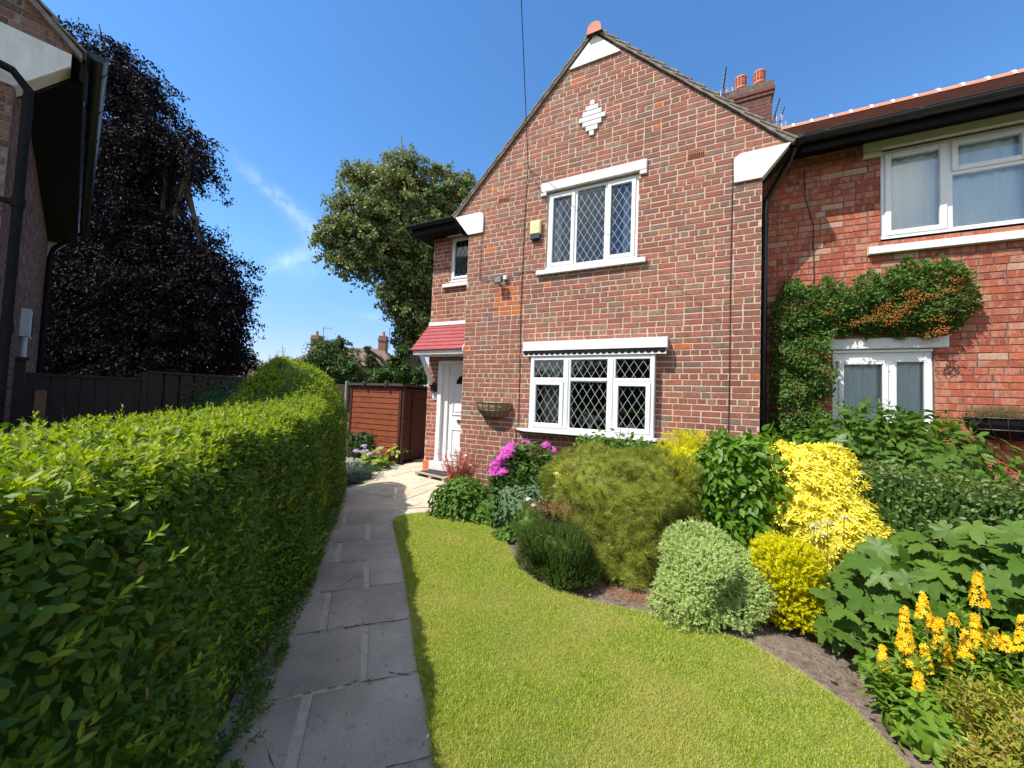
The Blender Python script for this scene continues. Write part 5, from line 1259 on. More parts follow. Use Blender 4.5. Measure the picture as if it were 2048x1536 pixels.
for i in range(5): mb.tube([(g[0]+.03*i-.06, g[1], -.02), (g[0]+.1*(i-2), g[1]-.06, .3), (g[0]+.22*(i-2), g[1]-.1, .6)], [.035, .026, .012], 7)
mb.build('branches', M['bark'], pine)
core('inner_foliage', PC[0][0], PC[0][1], M['pine'], pine, 70, .13, .70)
g = ground(1132, 3.42); sprigshrub('heather', 'deep green heather mound with upright sprigs before the pine', 'heather', (g[0], g[1], .17), (.335, .31, .27), 3600, .10, 20, .019, DIN, 'heather', 101, 40., upb=1.4, rn=.2)
r = np.random.default_rng(102); n = 190; q = at(1110, 1022, 3.46); P = q+r.normal(size=(n, 3))*[.13, .08, .035]
tag(big('faded_heather', *sprigs(P, norm(np.array([0, 0, 1.])+r.normal(size=(n, 3))*.4), .07, 10, .014, DIN, 103, 50.), M['russet']), 'russet faded flower heads above the deep green heather', 'faded flowers')
g = ground(1422, 2.92); c = (g[0], g[1], .27); j = sprigshrub('juniper', 'pale grey green spreading juniper cushion at the lawn edge', 'juniper', c, (.315, .33, .28), 6200, .050, 14, .0165, DI, 'juniper', 111, 55., lump=.22, upb=.25, rn=.65)
g = ground(1578, 2.90); sprigshrub('golden_cypress', 'bright yellow compact conifer next to the grey juniper', 'conifer', (g[0], g[1], .25), (.225, .24, .275), 3000, .045, 12, .024, DI, 'goldfol', 121, 42., lump=.10, upb=.6, rn=.3)
g = ground(1622, 3.62); ch = plant('golden_choisya', 'large golden yellow choisya beside the clipped green hedge', 'shrub', g, 1)
c = (g[0]-.05, g[1], .62); P, o = shell(c, (.46, .48, .68), 1900, 131, .10, .22, .03, up=-.7); r = np.random.default_rng(132); A = norm(o+np.array([0, 0, .35])+r.normal(size=o.shape)*.2)
V1 = sprigs(P, A, .03, 8, .052, t_ovate(.36, 3, .10, .12), 133, 72., 0., jit=.15)
q = at(1680, 1010, 3.30); c2 = (q[0], q[1], .45); P, o = shell(c2, (.32, .32, .36), 900, 134, .10, .22, .03, up=-.7); A = norm(o+np.array([0, 0, .35])+r.normal(size=o.shape)*.2)
V2 = sprigs(P, A, .03, 8, .052, t_ovate(.36, 3, .10, .12), 135, 72., 0., jit=.15)
big('foliage', *joinm([V1, V2]), M['choisya'], ch); core('inner_foliage', c, (.46, .48, .68), M['choisya'], ch, 131, .10, .84, 0.); core('inner_foliage', c2, (.32, .32, .36), M['choisya'], ch, 134, .10, .84, 0.)
g = ground(1480, 3.75); blobshrub('glossy_shrub', 'upright shrub with glossy pointed green leaves between pine and choisya', 'shrub', (g[0], g[1], .66), (.39, .38, .67), 3000, .096, OV, 'glossy', 141, lump=.13, depth=.3, upb=.3, rn=.42, droop=.45, out=.5)
g = ground(1385, 4.55); sprigshrub('golden_shrub', 'golden feathery shrub showing above the glossy green one', 'shrub', (g[0], g[1], .66), (.44, .34, .52), 2600, .055, 12, .030, DIN, 'goldfol', 151, 42., upb=.7, rn=.3)
g = ground(1128, 4.75); sprigshrub('golden_shrub', 'small yellow green shrub squeezed between phlox and pine', 'shrub', (g[0], g[1], .50), (.17, .17, .42), 380, .09, 12, .026, DIN, 'goldfol', 152, 40., upb=1., rn=.3)
# phlox
g = ground(1057, 5.05); ph = plant('phlox', 'tall dark leaved phlox with magenta flower heads', 'phlox', g, 1)
r = np.random.default_rng(161); n = 95; ang = r.uniform(0, 6.28, n); rad = .40*np.sqrt(r.random(n)); B = np.stack([g[0]+rad*np.cos(ang)*1.0, g[1]+rad*np.sin(ang)*.8, np.zeros(n)], 1); A = norm(np.stack([np.cos(ang)*rad*.55, np.sin(ang)*rad*.55, np.ones(n)], 1)); L = .92*(1-.35*(rad/.4)**2)*r.uniform(.85, 1.04, n)
big('foliage', *sprigs(B, A, L, 54, .115, t_ovate(.36, 4, .15, .15), 162, 68., .05, jit=.25), M['phlox'], ph)
mb = MB()
for b, a, l in zip(B, A, L): mb.tube([b, b+a*l], [.005, .003], 4)
mb.build('stem', M['stem'], ph)
P, o = shell((g[0], g[1], .44), (.43, .38, .47), 2300, 164, .14, .35, .05, up=-.7); leaves('dense_foliage', t_ovate(.38, 4, .15, .15), P, o, .095, M['phlox'], ph, 165, upb=.5, rn=.5, droop=.2, out=.5)
def blossoms(pts, rad, n, S, mat, parent, seed, tm=STAR, flat=.7, name='flower_head', up=(-.1, -.5, .9)):
    r = np.random.default_rng(seed)
    for i, p in enumerate(pts):
        d = norm(r.normal(size=(n, 3))); d[:, 2] = np.abs(d[:, 2])*flat
        Q = np.asarray(p)+d*rad*r.uniform(.5, 1.1, (n, 1)); Zn = norm(d+np.asarray(up)*.6)
        big(name, *inst(tm, Q, perp(Zn, r), Zn, S*r.uniform(.8, 1.2, n)), mat, parent)
blossoms([at(1012, 902, 4.78), at(1001, 918, 4.74), at(992, 938, 4.72), at(1022, 893, 4.85), at(986, 948, 4.70), at(1104, 903, 5.1), at(1092, 893, 5.15), at(1052, 888, 5.15), at(1003, 930, 4.75), at(996, 948, 4.7), at(1015, 912, 4.75), at(1006, 945, 4.7), at(988, 930, 4.72), at(1020, 903, 4.78), at(1008, 915, 4.72)], .062, 60, .020, M['phloxfl'], ph, 163, flat=1.)
# red acer, herbs, glaucous plants in front of the wall
g = ground(927, 6.25); ac = plant('red_acer', 'small feathery red leaved plant beside the white door', 'acer', g, 1)
r = np.random.default_rng(171); n = 130; B = np.stack([g[0]+r.normal(size=n)*.05, g[1]+r.normal(size=n)*.05, np.zeros(n)], 1); a_ = r.uniform(0, 6.28, n); sp_ = .62*np.sqrt(r.random(n)); A = norm(np.stack([np.cos(a_)*sp_, np.sin(a_)*sp_, np.ones(n)], 1)); L = .74*r.uniform(.55, 1.05, n)
big('foliage', *sprigs(B, A, L, 44, .062, t_ovate(.22, 3, .1, .25), 172, 62., .12, jit=.3), M['acer'], ac)
mb = MB()
for b_, a__, l_ in zip(B[:40], A[:40], L[:40]): mb.tube([b_, b_+a__*l_], [.006, .002], 4)
mb.build('stem', M['twig'], ac)
blossoms([at(932, 912, 6.1), at(922, 935, 6.05), at(941, 931, 6.05)], .035, 14, .016, M['whitefl'], ac, 172)
g = ground(932, 5.12); blobshrub('leafy_herb', 'bushy bright green herb at the corner of the paving', 'herb', (g[0], g[1], .18), (.40, .38, .32), 1900, .062, OVW, 'geran', 181, lump=.22, upb=.7, rn=.45)
g = ground(985, 4.85); blobshrub('leafy_herb', 'low yellowish green herb right of the bushy corner plant', 'herb', (g[0], g[1], .08), (.25, .22, .24), 700, .045, OVW, 'geran', 183, lump=.25, upb=.7)
g = ground(1062, 4.55); gl = blobshrub('glaucous_herb', 'grey green herb with white flowers below the phlox', 'herb', (g[0], g[1], .22), (.36, .28, .36), 1300, .05, OVW, 'glauc', 191, lump=.25, upb=.6, rn=.5)
blossoms([at(1056, 1000, 4.3), at(1066, 1011, 4.28), at(1110, 975, 4.4), at(1113, 948, 4.5)], .035, 22, .012, M['whitefl'], gl, 192)
g = ground(1068, 4.25); sprigshrub('feathery_herb', 'soft feathery green plant left of the heather', 'herb', (g[0], g[1], .17), (.17, .16, .22), 420, .10, 14, .022, DIN, 'geran', 193, 40., upb=1.2)
g = ground(1022, 4.25); blobshrub('low_weed', 'small leafy weed on the bare soil by the lawn', 'weed', (g[0], g[1], .04), (.11, .10, .12), 170, .045, OVW, 'geran', 195, lump=.25, upb=.7)
# climber under the bay sill
cl = plant('climbing_vine', 'leafy green climber sprawling below the white bay window sill', 'climber', (2.6, -.35, 0), 1)
r = np.random.default_rng(201); n = 620; q = at(1235, 880, 4.95); P = np.stack([q[0]+r.uniform(-.52, .52, n), q[1]+r.uniform(-.16, .16, n), q[2]-.10+r.normal(size=n)*.07+.04*np.sin(np.arange(n))], 1)
X, Z = orient(np.tile([0, -.5, .6], (n, 1)), 202, upb=.5, rn=.5); big('foliage', *inst(OVW, P, X, Z, .075*r.uniform(.6, 1.2, n)), M['laurel'], cl)
mb = MB()
for i in range(5): x = q[0]-.4+.2*i; mb.tube([(2.6, -.25, 0), (x*.5+1.3, -.3, .5), (x, q[1], q[2]-.08)], .008, 5)
for a_ in ((1245, 842, 5.), (1262, 838, 4.9)): p = at(*a_); mb.tube([(p[0]-.05, p[1], q[2]-.05), p], .004, 4)
mb.build('stem', M['stem'], cl)
# palmate leaved plant
pm = plant('palmate_plant', 'big clump of large maple shaped green leaves by the border edge', 'leafy plant', (5.3, -2.55, 0), 1)
r = np.random.default_rng(211); n = 330; P = []; 
for i in range(9000):
    u, v = r.uniform(1640, 2230), r.uniform(1030, 1400)
    vt = np.interp(u, [1640, 1700, 1790, 1900, 2050, 2230], [1190, 1120, 1075, 1055, 1050, 1060]); vb = np.interp(u, [1640, 1720, 1760, 2230], [1275, 1330, 1390, 1400])
    if not vt < v < vb: continue
    f = (v-vt)/(vb-vt+1e-6); D = np.interp(f, [0, 1], [np.interp(u, [1640, 1700, 1800, 1900, 2050, 2230], [2.6, 2.72, 2.72, 2.5, 2.2, 1.95]), np.interp(u, [1640, 1760, 2050], [2.42, 2.12, 1.98])])+r.choice([-.04, .04, .12, .22])+r.uniform(-.03, .03)
    p = at(u, v, D)
    if p[2] < .04 or any(np.linalg.norm(p-q_) < .075 for q_ in P): continue
    P.append(p)
    if len(P) >= n: break
P = np.array(P); Z = norm(np.array([-.22, -.5, .85])+r.normal(size=P.shape)*.30); hx = P-np.array([5.45, -2.1, .1]); hx[:, 2] = 0
X = norm(hx)*.8+r.normal(size=P.shape)*.5+np.array([-.1, -.3, -.25])
S = r.uniform(.095, .15, len(P)); k = r.random(len(P)) < .5
big('foliage', *joinm([inst(PALM, P[k], X[k], Z[k], S[k]), inst(PALM7, P[~k], X[~k], Z[~k], S[~k])]), M['palm'], pm)
mb = MB()
for p in P: b = np.array([p[0]*.6+5.4*.4, p[1]*.6-2.35*.4, 0.]); mb.tube([b, (b+p)/2+[0, 0, .05], p], .0035, 4)
mb.build('stem', M['stem'], pm)
# loosestrife
ly = plant('loosestrife', 'yellow loosestrife with tall flower spikes in the front corner', 'flowering plant', (5.05, -3.15, 0), 1)
SP = [(1955, 1148, 1212, 2.15, 1.15), (1845, 1186, 1238, 2.1, .9), (1862, 1232, 1262, 2.08, .7), (1808, 1214, 1300, 2.02, 1.), (1815, 1290, 1335, 2.0, .9), (1878, 1238, 1310, 2.04, 1.), (1893, 1290, 1345, 2.02, .9), (1848, 1290, 1345, 1.98, .9), (1765, 1292, 1338, 2.0, .6), (1836, 1342, 1408, 1.9, .9), (1855, 1382, 1412, 1.9, .8), (1950, 1230, 1300, 2.05, 1.), (1930, 1262, 1325, 2.0, .8), (1985, 1255, 1295, 2.03, .9), (2012, 1270, 1305, 2.0, .8), (1905, 1230, 1248, 2.1, .6), (2045, 1232, 1300, 2.0, 1.), (2075, 1250, 1320, 2.0, 1.), (2120, 1230, 1310, 2.0, 1.)]
r = np.random.default_rng(221); mbs = MB(); FP = []; FZ = []
for (u, v0, v1, D, k) in SP:
    a, b = at(u, v0, D), at(u+3, v1, D-.03); ax = norm((a-b)[None])[0]; n = int(70*k*np.linalg.norm(a-b)/.16)+12
    t = r.random(n); ph_ = r.uniform(0, 6.28, n); B1 = perp(np.tile(ax, (n, 1)), r)
    rad = (.026*k+.006)*(.55+.45*t)
    t = 1-t; Q = b+(a-b)*t[:, None]+B1*rad[:, None]*(1.2-.6*t)[:, None]
    big('flower_spike', *inst(STAR, Q, perp(norm(B1+ax*.3), r), norm(B1+ax*.35+r.normal(size=B1.shape)*.2), .0150*r.uniform(.75, 1.15, n)), M['lysifl'], ly)
    gpt = np.array([b[0]*.75+5.12*.25, b[1]*.75-3.1*.25, 0.]); mbs.tube([gpt, (gpt+b)/2, b, a], [.005, .004, .004, .002], 5)
    FP.append(b); FZ.append(gpt)
FP = np.array(FP); FZ = np.array(FZ); m_ = 5; Pb = np.concatenate([FZ+r.normal(size=FZ.shape)*[.07, .06, 0] for _ in range(m_)]); Pt = np.concatenate([FP+r.normal(size=FP.shape)*[.08, .07, .03]-[0, 0, .03] for _ in range(m_)])
Pb[:, 2] = 0; keep = Pt[:, 2] > .12; Pb, Pt = Pb[keep], Pt[keep]
big('foliage', *sprigs(Pb, norm(Pt-Pb), np.linalg.norm(Pt-Pb, axis=1), 30, .085, OVN, 222, 72., .12, True, .2), M['lysi'], ly)
mbs.build('stem', M['stem'], ly)
g = onz(1850, 1500); blobshrub('leafy_herb', 'broad leaved green plant at the foot of the loosestrife', 'herb', (g[0]+.10, g[1]+.12, .06), (.24, .24, .16), 620, .055, t_ovate(.42, 4, .1, .15), 'lysi', 225, lump=.2, upb=.8)
g = np.array([5.28, -3.42, 0]); sprigshrub('bronze_azalea', 'low bronze tinted azalea in the bottom right corner', 'azalea', (g[0], g[1], .16), (.42, .30, .22), 1700, .09, 10, .036, OVN, 'bronze', 231, 55., upb=.7, rn=.35)
g = onz(1700, 1265); blobshrub('low_weed', 'leafy weed on bare soil under the palmate leaves', 'weed', (g[0], g[1]+.03, .03), (.12, .10, .12), 110, .055, OVW, 'glauc', 235, lump=.25, upb=.8, shrink=.4)
g = onz(1765, 1370); blobshrub('low_weed', 'rounded seedling clump on soil left of the loosestrife', 'weed', (g[0], g[1]+.02, .02), (.10, .09, .09), 80, .055, OVW, 'lysi', 236, lump=.25, upb=.8, shrink=.4)
# yarrow like white heads over the choisya
yr = plant('white_umbels', 'flat white flower umbels standing before the golden choisya', 'flowers', ground(1650, 3.0), 1)
for i, (u, v) in enumerate(((1628, 1050), (1655, 1045), (1640, 1064), (1688, 1033))):
    q = at(u, v, 3.02); n = 44; r = np.random.default_rng(240+i); Q = q+np.stack([r.normal(size=n)*.026, r.normal(size=n)*.026, r.normal(size=n)*.006], 1); Z = np.tile([0, -.3, 1.], (n, 1))+r.normal(size=(n, 3))*.2
    big('umbel', *inst(STAR, Q, perp(norm(Z), r), Z, .0065), M['greyfl'], yr)
    mb = MB(); mb.tube([(q[0], q[1]+.02, 0.0), q], .003, 4); mb.build('stem', M['stem'], yr)
# weeds near the pine, wilted leaf and needle litter
for i, (u, v, lab) in enumerate(((1222, 1165, 'pale seedling under the heather at the lawn edge'), (1252, 1170, 'three leaved bramble shoot hanging below the pine'))):
    g = onz(u, v); blobshrub('low_weed', lab, 'weed', (g[0], g[1]+.03, .03), (.06, .06, .07), 26, .05, OVW, 'geran', 250+i, upb=.6, shrink=.3)
r = np.random.default_rng(255); n = 900; q = onz(1285, 1200); P = np.stack([q[0]+r.normal(size=n)*.20, q[1]+.03+r.normal(size=n)*.06, np.full(n, -.004)], 1); P = P[~inside(P[:, :2], LAWN)]
tag(big('needle_litter', *inst(t_needle(.05), P, np.stack([r.normal(size=len(P)), r.normal(size=len(P)), np.full(len(P), .15)], 1), np.tile([0, 0, 1.], (len(P), 1)), .05), M['litter']), 'rust brown fallen pine needles on soil at the lawn edge', 'needles', kind='stuff')
# hostas and mat by the shed
g = onz(742, 938); ho = blobshrub('hosta', 'green hosta with pale lilac flowers at the hedge end', 'hosta', (g[0], g[1]+.1, .10), (.30, .30, .22), 150, .17, OVW, 'hosta', 261, lump=.1, upb=.9, rn=.3, droop=.5, out=.6, shrink=.5)
blossoms([at(712, 902, 8.0), at(722, 905, 8.0), at(731, 903, 8.0), at(740, 909, 7.9), at(727, 893, 8.1)], .06, 20, .03, M['lilacfl'], ho, 262)
mb = MB()
for (u, v) in ((760, 897), (757, 905)): q = at(u, v, 7.8); mb.tube([(q[0]-.08, q[1], .1), q], .006, 5)
mb.build('stem', M['stem'], ho)
blossoms([at(760, 896, 7.8), at(757, 905, 7.8)], .03, 14, .02, M['lilacfl'], ho, 263)
g = at(722, 892, 8.5); blobshrub('heuchera', 'dark green leafy plant behind the lilac flowers', 'herb', (g[0], g[1], .42), (.28, .25, .34), 380, .09, OVW, 'privet_deep', 265, upb=.6)
g = onz(790, 924); pt = plant('potted_hosta', 'yellow variegated hosta in a dark glazed pot by the shed', 'potted plant', (g[0], g[1]+.08, 0), 1)
mb = MB(); mb.lathe((g[0], g[1]+.08, 0), [(.09, 0), (.13, .10), (.145, .18), (.155, .19), (.14, .20), (.0, .19)], 22); mb.build('pot', M['bluepot'], pt, smooth=True)
P, o = shell((g[0], g[1]+.08, .24), (.20, .19, .16), 110, 271, .1, .4, .2, up=-.2); leaves('foliage', OVW, P, o, .12, M['hosta_var'], pt, 272, upb=.9, rn=.35, droop=.35, out=.6)
g = onz(712, 962); sprigshrub('creeping_juniper', 'blue green creeping juniper mat at the foot of the hedge', 'juniper', (g[0]-.18, g[1]+.0, .06), (.42, .62, .24), 1300, .09, 14, .022, DIN, 'mat_conifer', 281, 45., upb=.4, rn=.4, coremat='mat_conifer')
# ================================================================== right hand garden
rh = empty('clipped_hedge', (5.9, -1.4, 0), 0, 'low clipped dark green boundary hedge between the two front gardens', 'hedge')
r = np.random.default_rng(301); n = 15000; d = np.array([.703, -.711]); q0 = np.array([4.55, -.04]); s = r.uniform(0, 4.2, n); t = r.random(n); ht = 1.06
o = np.where(t < .62, 0, (t-.62)/.38*.62); z = np.where(t < .62, t/.62*ht, ht); nf = np.where(t < .62, 1., 0.)
nv = np.array([-.711, -.703])                                         # towards the camera
front = .60; rd = np.clip((z-ht+.12)/.12, 0, 1)*(t < .62); dep = .07*r.random(n)**1.4
off = np.where(t < .62, front-.05*rd**2-dep, front-.06-o); zz = np.where(t < .62, z, ht-dep)+.015*np.sin(s*6)+.012*np.sin(s*13)
P = np.stack([q0[0]+d[0]*s+nv[0]*off, q0[1]+d[1]*s+nv[1]*off, zz], 1); oo = norm(np.stack([nv[0]*nf, nv[1]*nf, 1-nf*.8], 1))
leaves('foliage', t_ovate(.55, 3, .1, .1), P, oo, .032, M['boxhedge'], rh, 302, upb=.3, rn=.5, droop=.1, out=.4)
mb = MB(); V = []
for sv in (0, 4.2):
    for of, z_ in ((front-.08, 0), (front-.08, ht-.07), (.04, ht-.07), (.04, 0)): V.append((q0[0]+d[0]*sv+nv[0]*of, q0[1]+d[1]*sv+nv[1]*of, z_))
mb.faces(V, [(0, 1, 5, 4), (1, 2, 6, 5), (2, 3, 7, 6), (0, 1, 2, 3), (4, 5, 6, 7)]); mb.build('inner_branches', M['privet_deep'], rh)
la = blobshrub('broadleaf_shrub', 'bushy bright green shrub in front of the neighbour lower window', 'shrub', (5.55, .02, .75), (.92, .50, .78), 3000, .115, OV, 'laurel', 311, lump=.16, depth=.3, upb=.4, rn=.4, droop=.5, out=.5)
r = np.random.default_rng(312); n = 26; P = np.stack([r.uniform(4.9, 6.3, n), r.uniform(-.2, .3, n), r.uniform(1.25, 1.5, n)], 1)
for i in range(n): big('new_shoot', *sprigs(P[i:i+1], norm(np.array([[0, -.1, 1.]])+r.normal(size=(1, 3))*.25), .2, 8, .09, OVN, 313+i, 55., .2), M['laurel'], la)
r = np.random.default_rng(315); p = at(1878, 905, 4.75); blobshrub('broadleaf_shrub', 'smaller loose green shrub right of the big bushy one', 'shrub', (p[0], p[1], .66), (.22, .18, .48), 360, .085, OV, 'laurel', 316, lump=.2, depth=.5, upb=.4, rn=.5, shrink=.5)
pk = plant('pink_flowers', 'low mounds of bright pink flowers along the neighbour wall', 'flowers', (6.7, .2, 0), 1)
r = np.random.default_rng(321); n = 1500; P = np.stack([r.uniform(6.28, 7.6, n), r.uniform(.05, .5, n), np.zeros(n)], 1); P[:, 2] = .84+.07*np.sin(P[:, 0]*9)*.6+r.normal(size=n)*.035-.5*(P[:, 1]-.3)**2
Z = np.tile([-.2, -.6, .8], (n, 1))+r.normal(size=(n, 3))*.35; big('flower_head', *inst(STAR, P, perp(norm(Z), r), Z, .022), M['pinkfl'], pk)
P2 = P[:900]-[0, 0, .09]; X, Z = orient(np.tile([0, -.5, .5], (900, 1)), 322); big('foliage', *inst(OV, P2, X, Z, .06), M['laurel'], pk)
core('inner_foliage', (6.95, .28, .42), (.72, .24, .42), M['laurel'], pk, 323, .05, 1., 0.)
# pyracantha trained round the neighbour window
py = plant('wall_pyracantha', 'pyracantha trained in an arch over the neighbour lower window', 'climbing shrub', (5.0, .5, 0), 1)
def pyreg(n, seed):
    r = np.random.default_rng(seed); x = r.uniform(4.66, 6.62, n); z = r.uniform(.9, 3.42, n)
    top = np.interp(x, [4.66, 4.8, 5.1, 5.45, 5.7, 5.9, 6.2, 6.5, 6.62], [3.0, 3.24, 3.22, 3.18, 3.24, 3.32, 3.40, 3.25, 2.9])+.05*np.sin(x*17)+.03*np.sin(x*41)
    bot = np.where(x < 5.33, .6, np.interp(x, [5.33, 5.5, 6.0, 6.35, 6.5, 6.62], [2.5, 2.50, 2.46, 2.44, 2.62, 2.75])+.03*np.sin(x*23))
    edge = 5.27+.06*np.sin(z*7)+.04*np.sin(z*19)
    k = (z < top) & (z > bot) & ((x < edge) | (z > 2.42)); x, z = x[k], z[k]
    th = np.where(z > 2.42, .22, .30)*np.minimum(1, (np.minimum(top[k]-z, np.minimum(np.minimum(x-4.6, 6.68-x), np.where(z > 2.42, (z-bot[k])*.8, 9)))/.18+.2)); L = .5+.5*np.sin(x*9+1.7*np.sin(z*6))*np.cos(z*8+x*3)
    y = YR-.03-th*(.45+.55*L)*(1-r.random(len(x))**2*.85)
    return np.stack([x, y, z], 1)
P = pyreg(30000, 331); o = norm(np.tile([0., -.75, .45], (len(P), 1))+np.random.default_rng(332).normal(size=P.shape)*.35)
leaves('foliage', t_ovate(.42, 3, .1, .1), P, o, .052, M['pyra'], py, 333, upb=.4, rn=.55, out=.6, droop=0.)
r = np.random.default_rng(335); C_ = pyreg(420, 336)[:120]; w_ = (C_[:, 0] < 5.3) | (r.random(len(C_)) < .35); C_ = C_[w_]; C_[:, 1] -= .02
P = (C_[:, None]+r.normal(size=(len(C_), 42, 3))*[.045, .03, .028]).reshape(-1, 3); Z = r.normal(size=P.shape)+[0, -1, .8]; big('dried_flower_heads', *inst(DI, P, r.normal(size=P.shape), Z, .019), M['pyradry'], py)
Bc = np.array([(5.62, 2.66), (5.72, 2.7), (5.8, 2.62), (5.9, 2.72), (5.96, 2.78), (5.78, 2.80), (6.03, 2.86), (6.0, 2.95), (6.12, 2.9), (5.5, 2.62), (6.24, 2.62), (6.28, 2.5), (6.4, 3.05), (6.3, 2.95), (5.22, 2.2), (5.2, 2.75), (5.85, 2.66), (6.2, 2.46)])
P = np.concatenate([np.stack([r.normal(size=46)*.045+x, np.full(46, YR-.235)+r.normal(size=46)*.025, r.normal(size=46)*.026+z], 1) for x, z in Bc]); big('berry_clusters', *inst((np.array(ico, float), np.array(icf)), P, np.tile([1., 0, 0], (len(P), 1)), np.tile([0, 0, 1.], (len(P), 1)), .0075), M['pyraberry'], py)
mb = MB()
for x0_ in (4.85, 5.0, 5.12):
    mb = MB(); mb.tube([(x0_, YR-.06, 0), (x0_+.03, YR-.07, 1.2), (x0_+.02, YR-.08, 2.6), (x0_+.7, YR-.10, 2.9), (x0_+1.3, YR-.08, 3.0)], [.02, .018, .014, .01, .006], 6); mb.build('stem', M['bark'], py)
mb = MB()
for i in range(9):
    z = .7+.14*i; mb.tube([(4.64, YR-.03, z), (4.84, YR-.03, z+.24)], .006, 5); mb.tube([(4.84, YR-.04, z), (4.64, YR-.04, z+.24)], .006, 5)
tag(mb.build('wire_trellis', M['darksteel']), 'dark diamond trellis in the shaded corner beside the downpipe', 'trellis')
# ================================================================== wall baskets
def hayrack(name, x0, x1, y, ztop_, zbot, dep, label, linermat, seed):
    t = empty(name, ((x0+x1)/2, y, zbot), 0, label, 'wall basket'); cx = (x0+x1)/2; n = 16; rr_ = random.Random(seed)
    V = []; rows = [(1., ztop_), (.97, ztop_-.07), (.86, (ztop_*.45+zbot*.55)), (.62, zbot+.02), (.45, zbot)]
    for f, z in rows:
        for i in range(n+1):
            a = math.pi*i/n; jf = 1+rr_.uniform(-.02, .02); V.append((cx-(x1-x0)/2*math.cos(a)*f*jf, y-dep*f*math.sin(a)**.8*jf, z))
    mb = MB(); mb.faces(V, [(j*(n+1)+i, j*(n+1)+i+1, (j+1)*(n+1)+i+1, (j+1)*(n+1)+i) for j in range(len(rows)-1) for i in range(n)]+[tuple(range(4*(n+1), 5*(n+1)))])
    mb.poly([V[i] if True else None for i in range(n+1)][::-1]); mb.build('liner', linermat, t)
    mb = MB()
    for i in range(0, n+1, 2):
        mb.tube([(V[j*(n+1)+i][0], V[j*(n+1)+i][1]-.008, V[j*(n+1)+i][2]) for j in range(len(rows))], .0045, 5)
    for j in (0, 2): mb.tube([(V[j*(n+1)+i][0], V[j*(n+1)+i][1]-.008, V[j*(n+1)+i][2]+.004) for i in range(n+1)], .0055, 5)
    mb.build('wire_frame', M['darksteel'], t)
    return t
t = hayrack('wall_basket', .36, 1.02, -.012, 1.46, 1.22, .21, 'empty coir lined half round basket on the front wall', M['coir'], 1)
r = np.random.default_rng(341); n = 260; a = r.uniform(0, math.pi, n); P = np.stack([.69-.33*np.cos(a)*r.uniform(.6, 1.02, n), -.012-.21*np.sin(a)*r.uniform(.5, 1.03, n), 1.45+r.uniform(-.03, .03, n)], 1)
big('dry_strands', *inst(t_needle(.06), P, r.normal(size=(n, 3))+[0, 0, .8], r.normal(size=(n, 3)), .07), M['pyradry'], t)
t = hayrack('wall_basket', 6.50, 7.25, YR-.012, 1.52, 1.29, .26, 'black wall basket of wispy heather on the neighbour wall', M['blackwood'], 2)
r = np.random.default_rng(343); n = 520; a = r.uniform(0, math.pi, n); P = np.stack([6.86-.38*np.cos(a)*r.uniform(.3, 1.05, n), YR-.02-.25*np.sin(a)*r.uniform(.2, 1.08, n), np.full(n, 1.50)], 1)
big('foliage', *sprigs(P, norm(np.array([0, -.2, 1.])+r.normal(size=(n, 3))*.35), .16, 14, .02, DIN, 344, 35.), M['heathgrey'], t)
# ================================================================== trees
def tree(name, label, lobes, base, trunk, nl, S, mat, seed, tmpl=DI, droop=.2, clump=.32, per=46, shape=(1, 1, .8), barkmat='bark', shrink=.62, upb=.4, corep=True, limbs=True, spray=0., zmin=.2, cat='tree', group=None):
    t = empty(name, (base[0], base[1], 0), 0, label, cat, group); r = np.random.default_rng(seed); parts = []; mb = MB(); tot = sum(l[3]**2 for l in lobes); allc = []
    for i, (u, v, D, rp) in enumerate(lobes):
        c = at(u, v, D); R_ = rp*D/F; rad = np.array([R_*shape[0], R_*shape[1], R_*shape[2]])
        K = max(4, int(nl*rp*rp/tot/per)); P, o = shell(c, rad, K, seed+i, .22, .6, zmin, up=-.95, power=1.2); allc.append((c, rad))
        rr_ = np.random.default_rng(seed+400+i); n = len(P)*per
        if spray:                                                     # leaves hang along arching twigs
            tt = rr_.random((len(P), per, 1)); side = norm(o+rr_.normal(size=o.shape)*.5); L_ = spray*rr_.uniform(.5, 1.2, (len(P), 1, 1))
            Q = P[:, None]+side[:, None]*tt*L_-np.array([0, 0, 1.])*(tt**2)*L_*.75+rr_.normal(size=(len(P), per, 3))*clump*(1-.6*tt)*np.array([1, 1, .45])
            Q = Q.reshape(-1, 3)
        else: Q = (P[:, None]+rr_.normal(size=(len(P), per, 3))*clump*np.array([1, 1, .55])*min(1, R_*.9)).reshape(-1, 3)
        oo = np.repeat(o, per, 0)
        k = Q[:, 2] > zmin; Q, oo = Q[k], oo[k]
        X, Z = orient(oo, seed+500+i, upb=upb, rn=.7, droop=droop, out=.3); parts.append(inst(tmpl, Q, X, Z, S*rr_.uniform(.65, 1.3, len(Q))))
        if limbs:
            z_ = trunk[-1][:3] if not isinstance(trunk[-1], tuple) else trunk[-1]
            b = np.asarray(trunk[min(len(trunk)-1, 1+i % max(1, len(trunk)-1))][:3], float); mid = (b+c)/2+[0, 0, .12*np.linalg.norm(c-b)]*1
            mb.tube([b, mid, c, c+(c-mid)*.35], [.11, .075, .045, .015] if S > .07 else [.04, .03, .02, .008], 6)
            for kk in range(5):
                e = c+norm(rr_.normal(size=3)[None])[0]*rad*.85; mb.tube([c*.7+mid*.3, (c+e)/2, e], [.035, .022, .008] if S > .07 else [.015, .01, .005], 5)
    mb.tube([p[:3] for p in trunk], [p[3] for p in trunk], 14); mb.build('trunk', M[barkmat], t)
    big('crown', *joinm(parts), M[mat], t)
    if corep:
        for i, (c, rad) in enumerate(allc): pass
    return t, allc
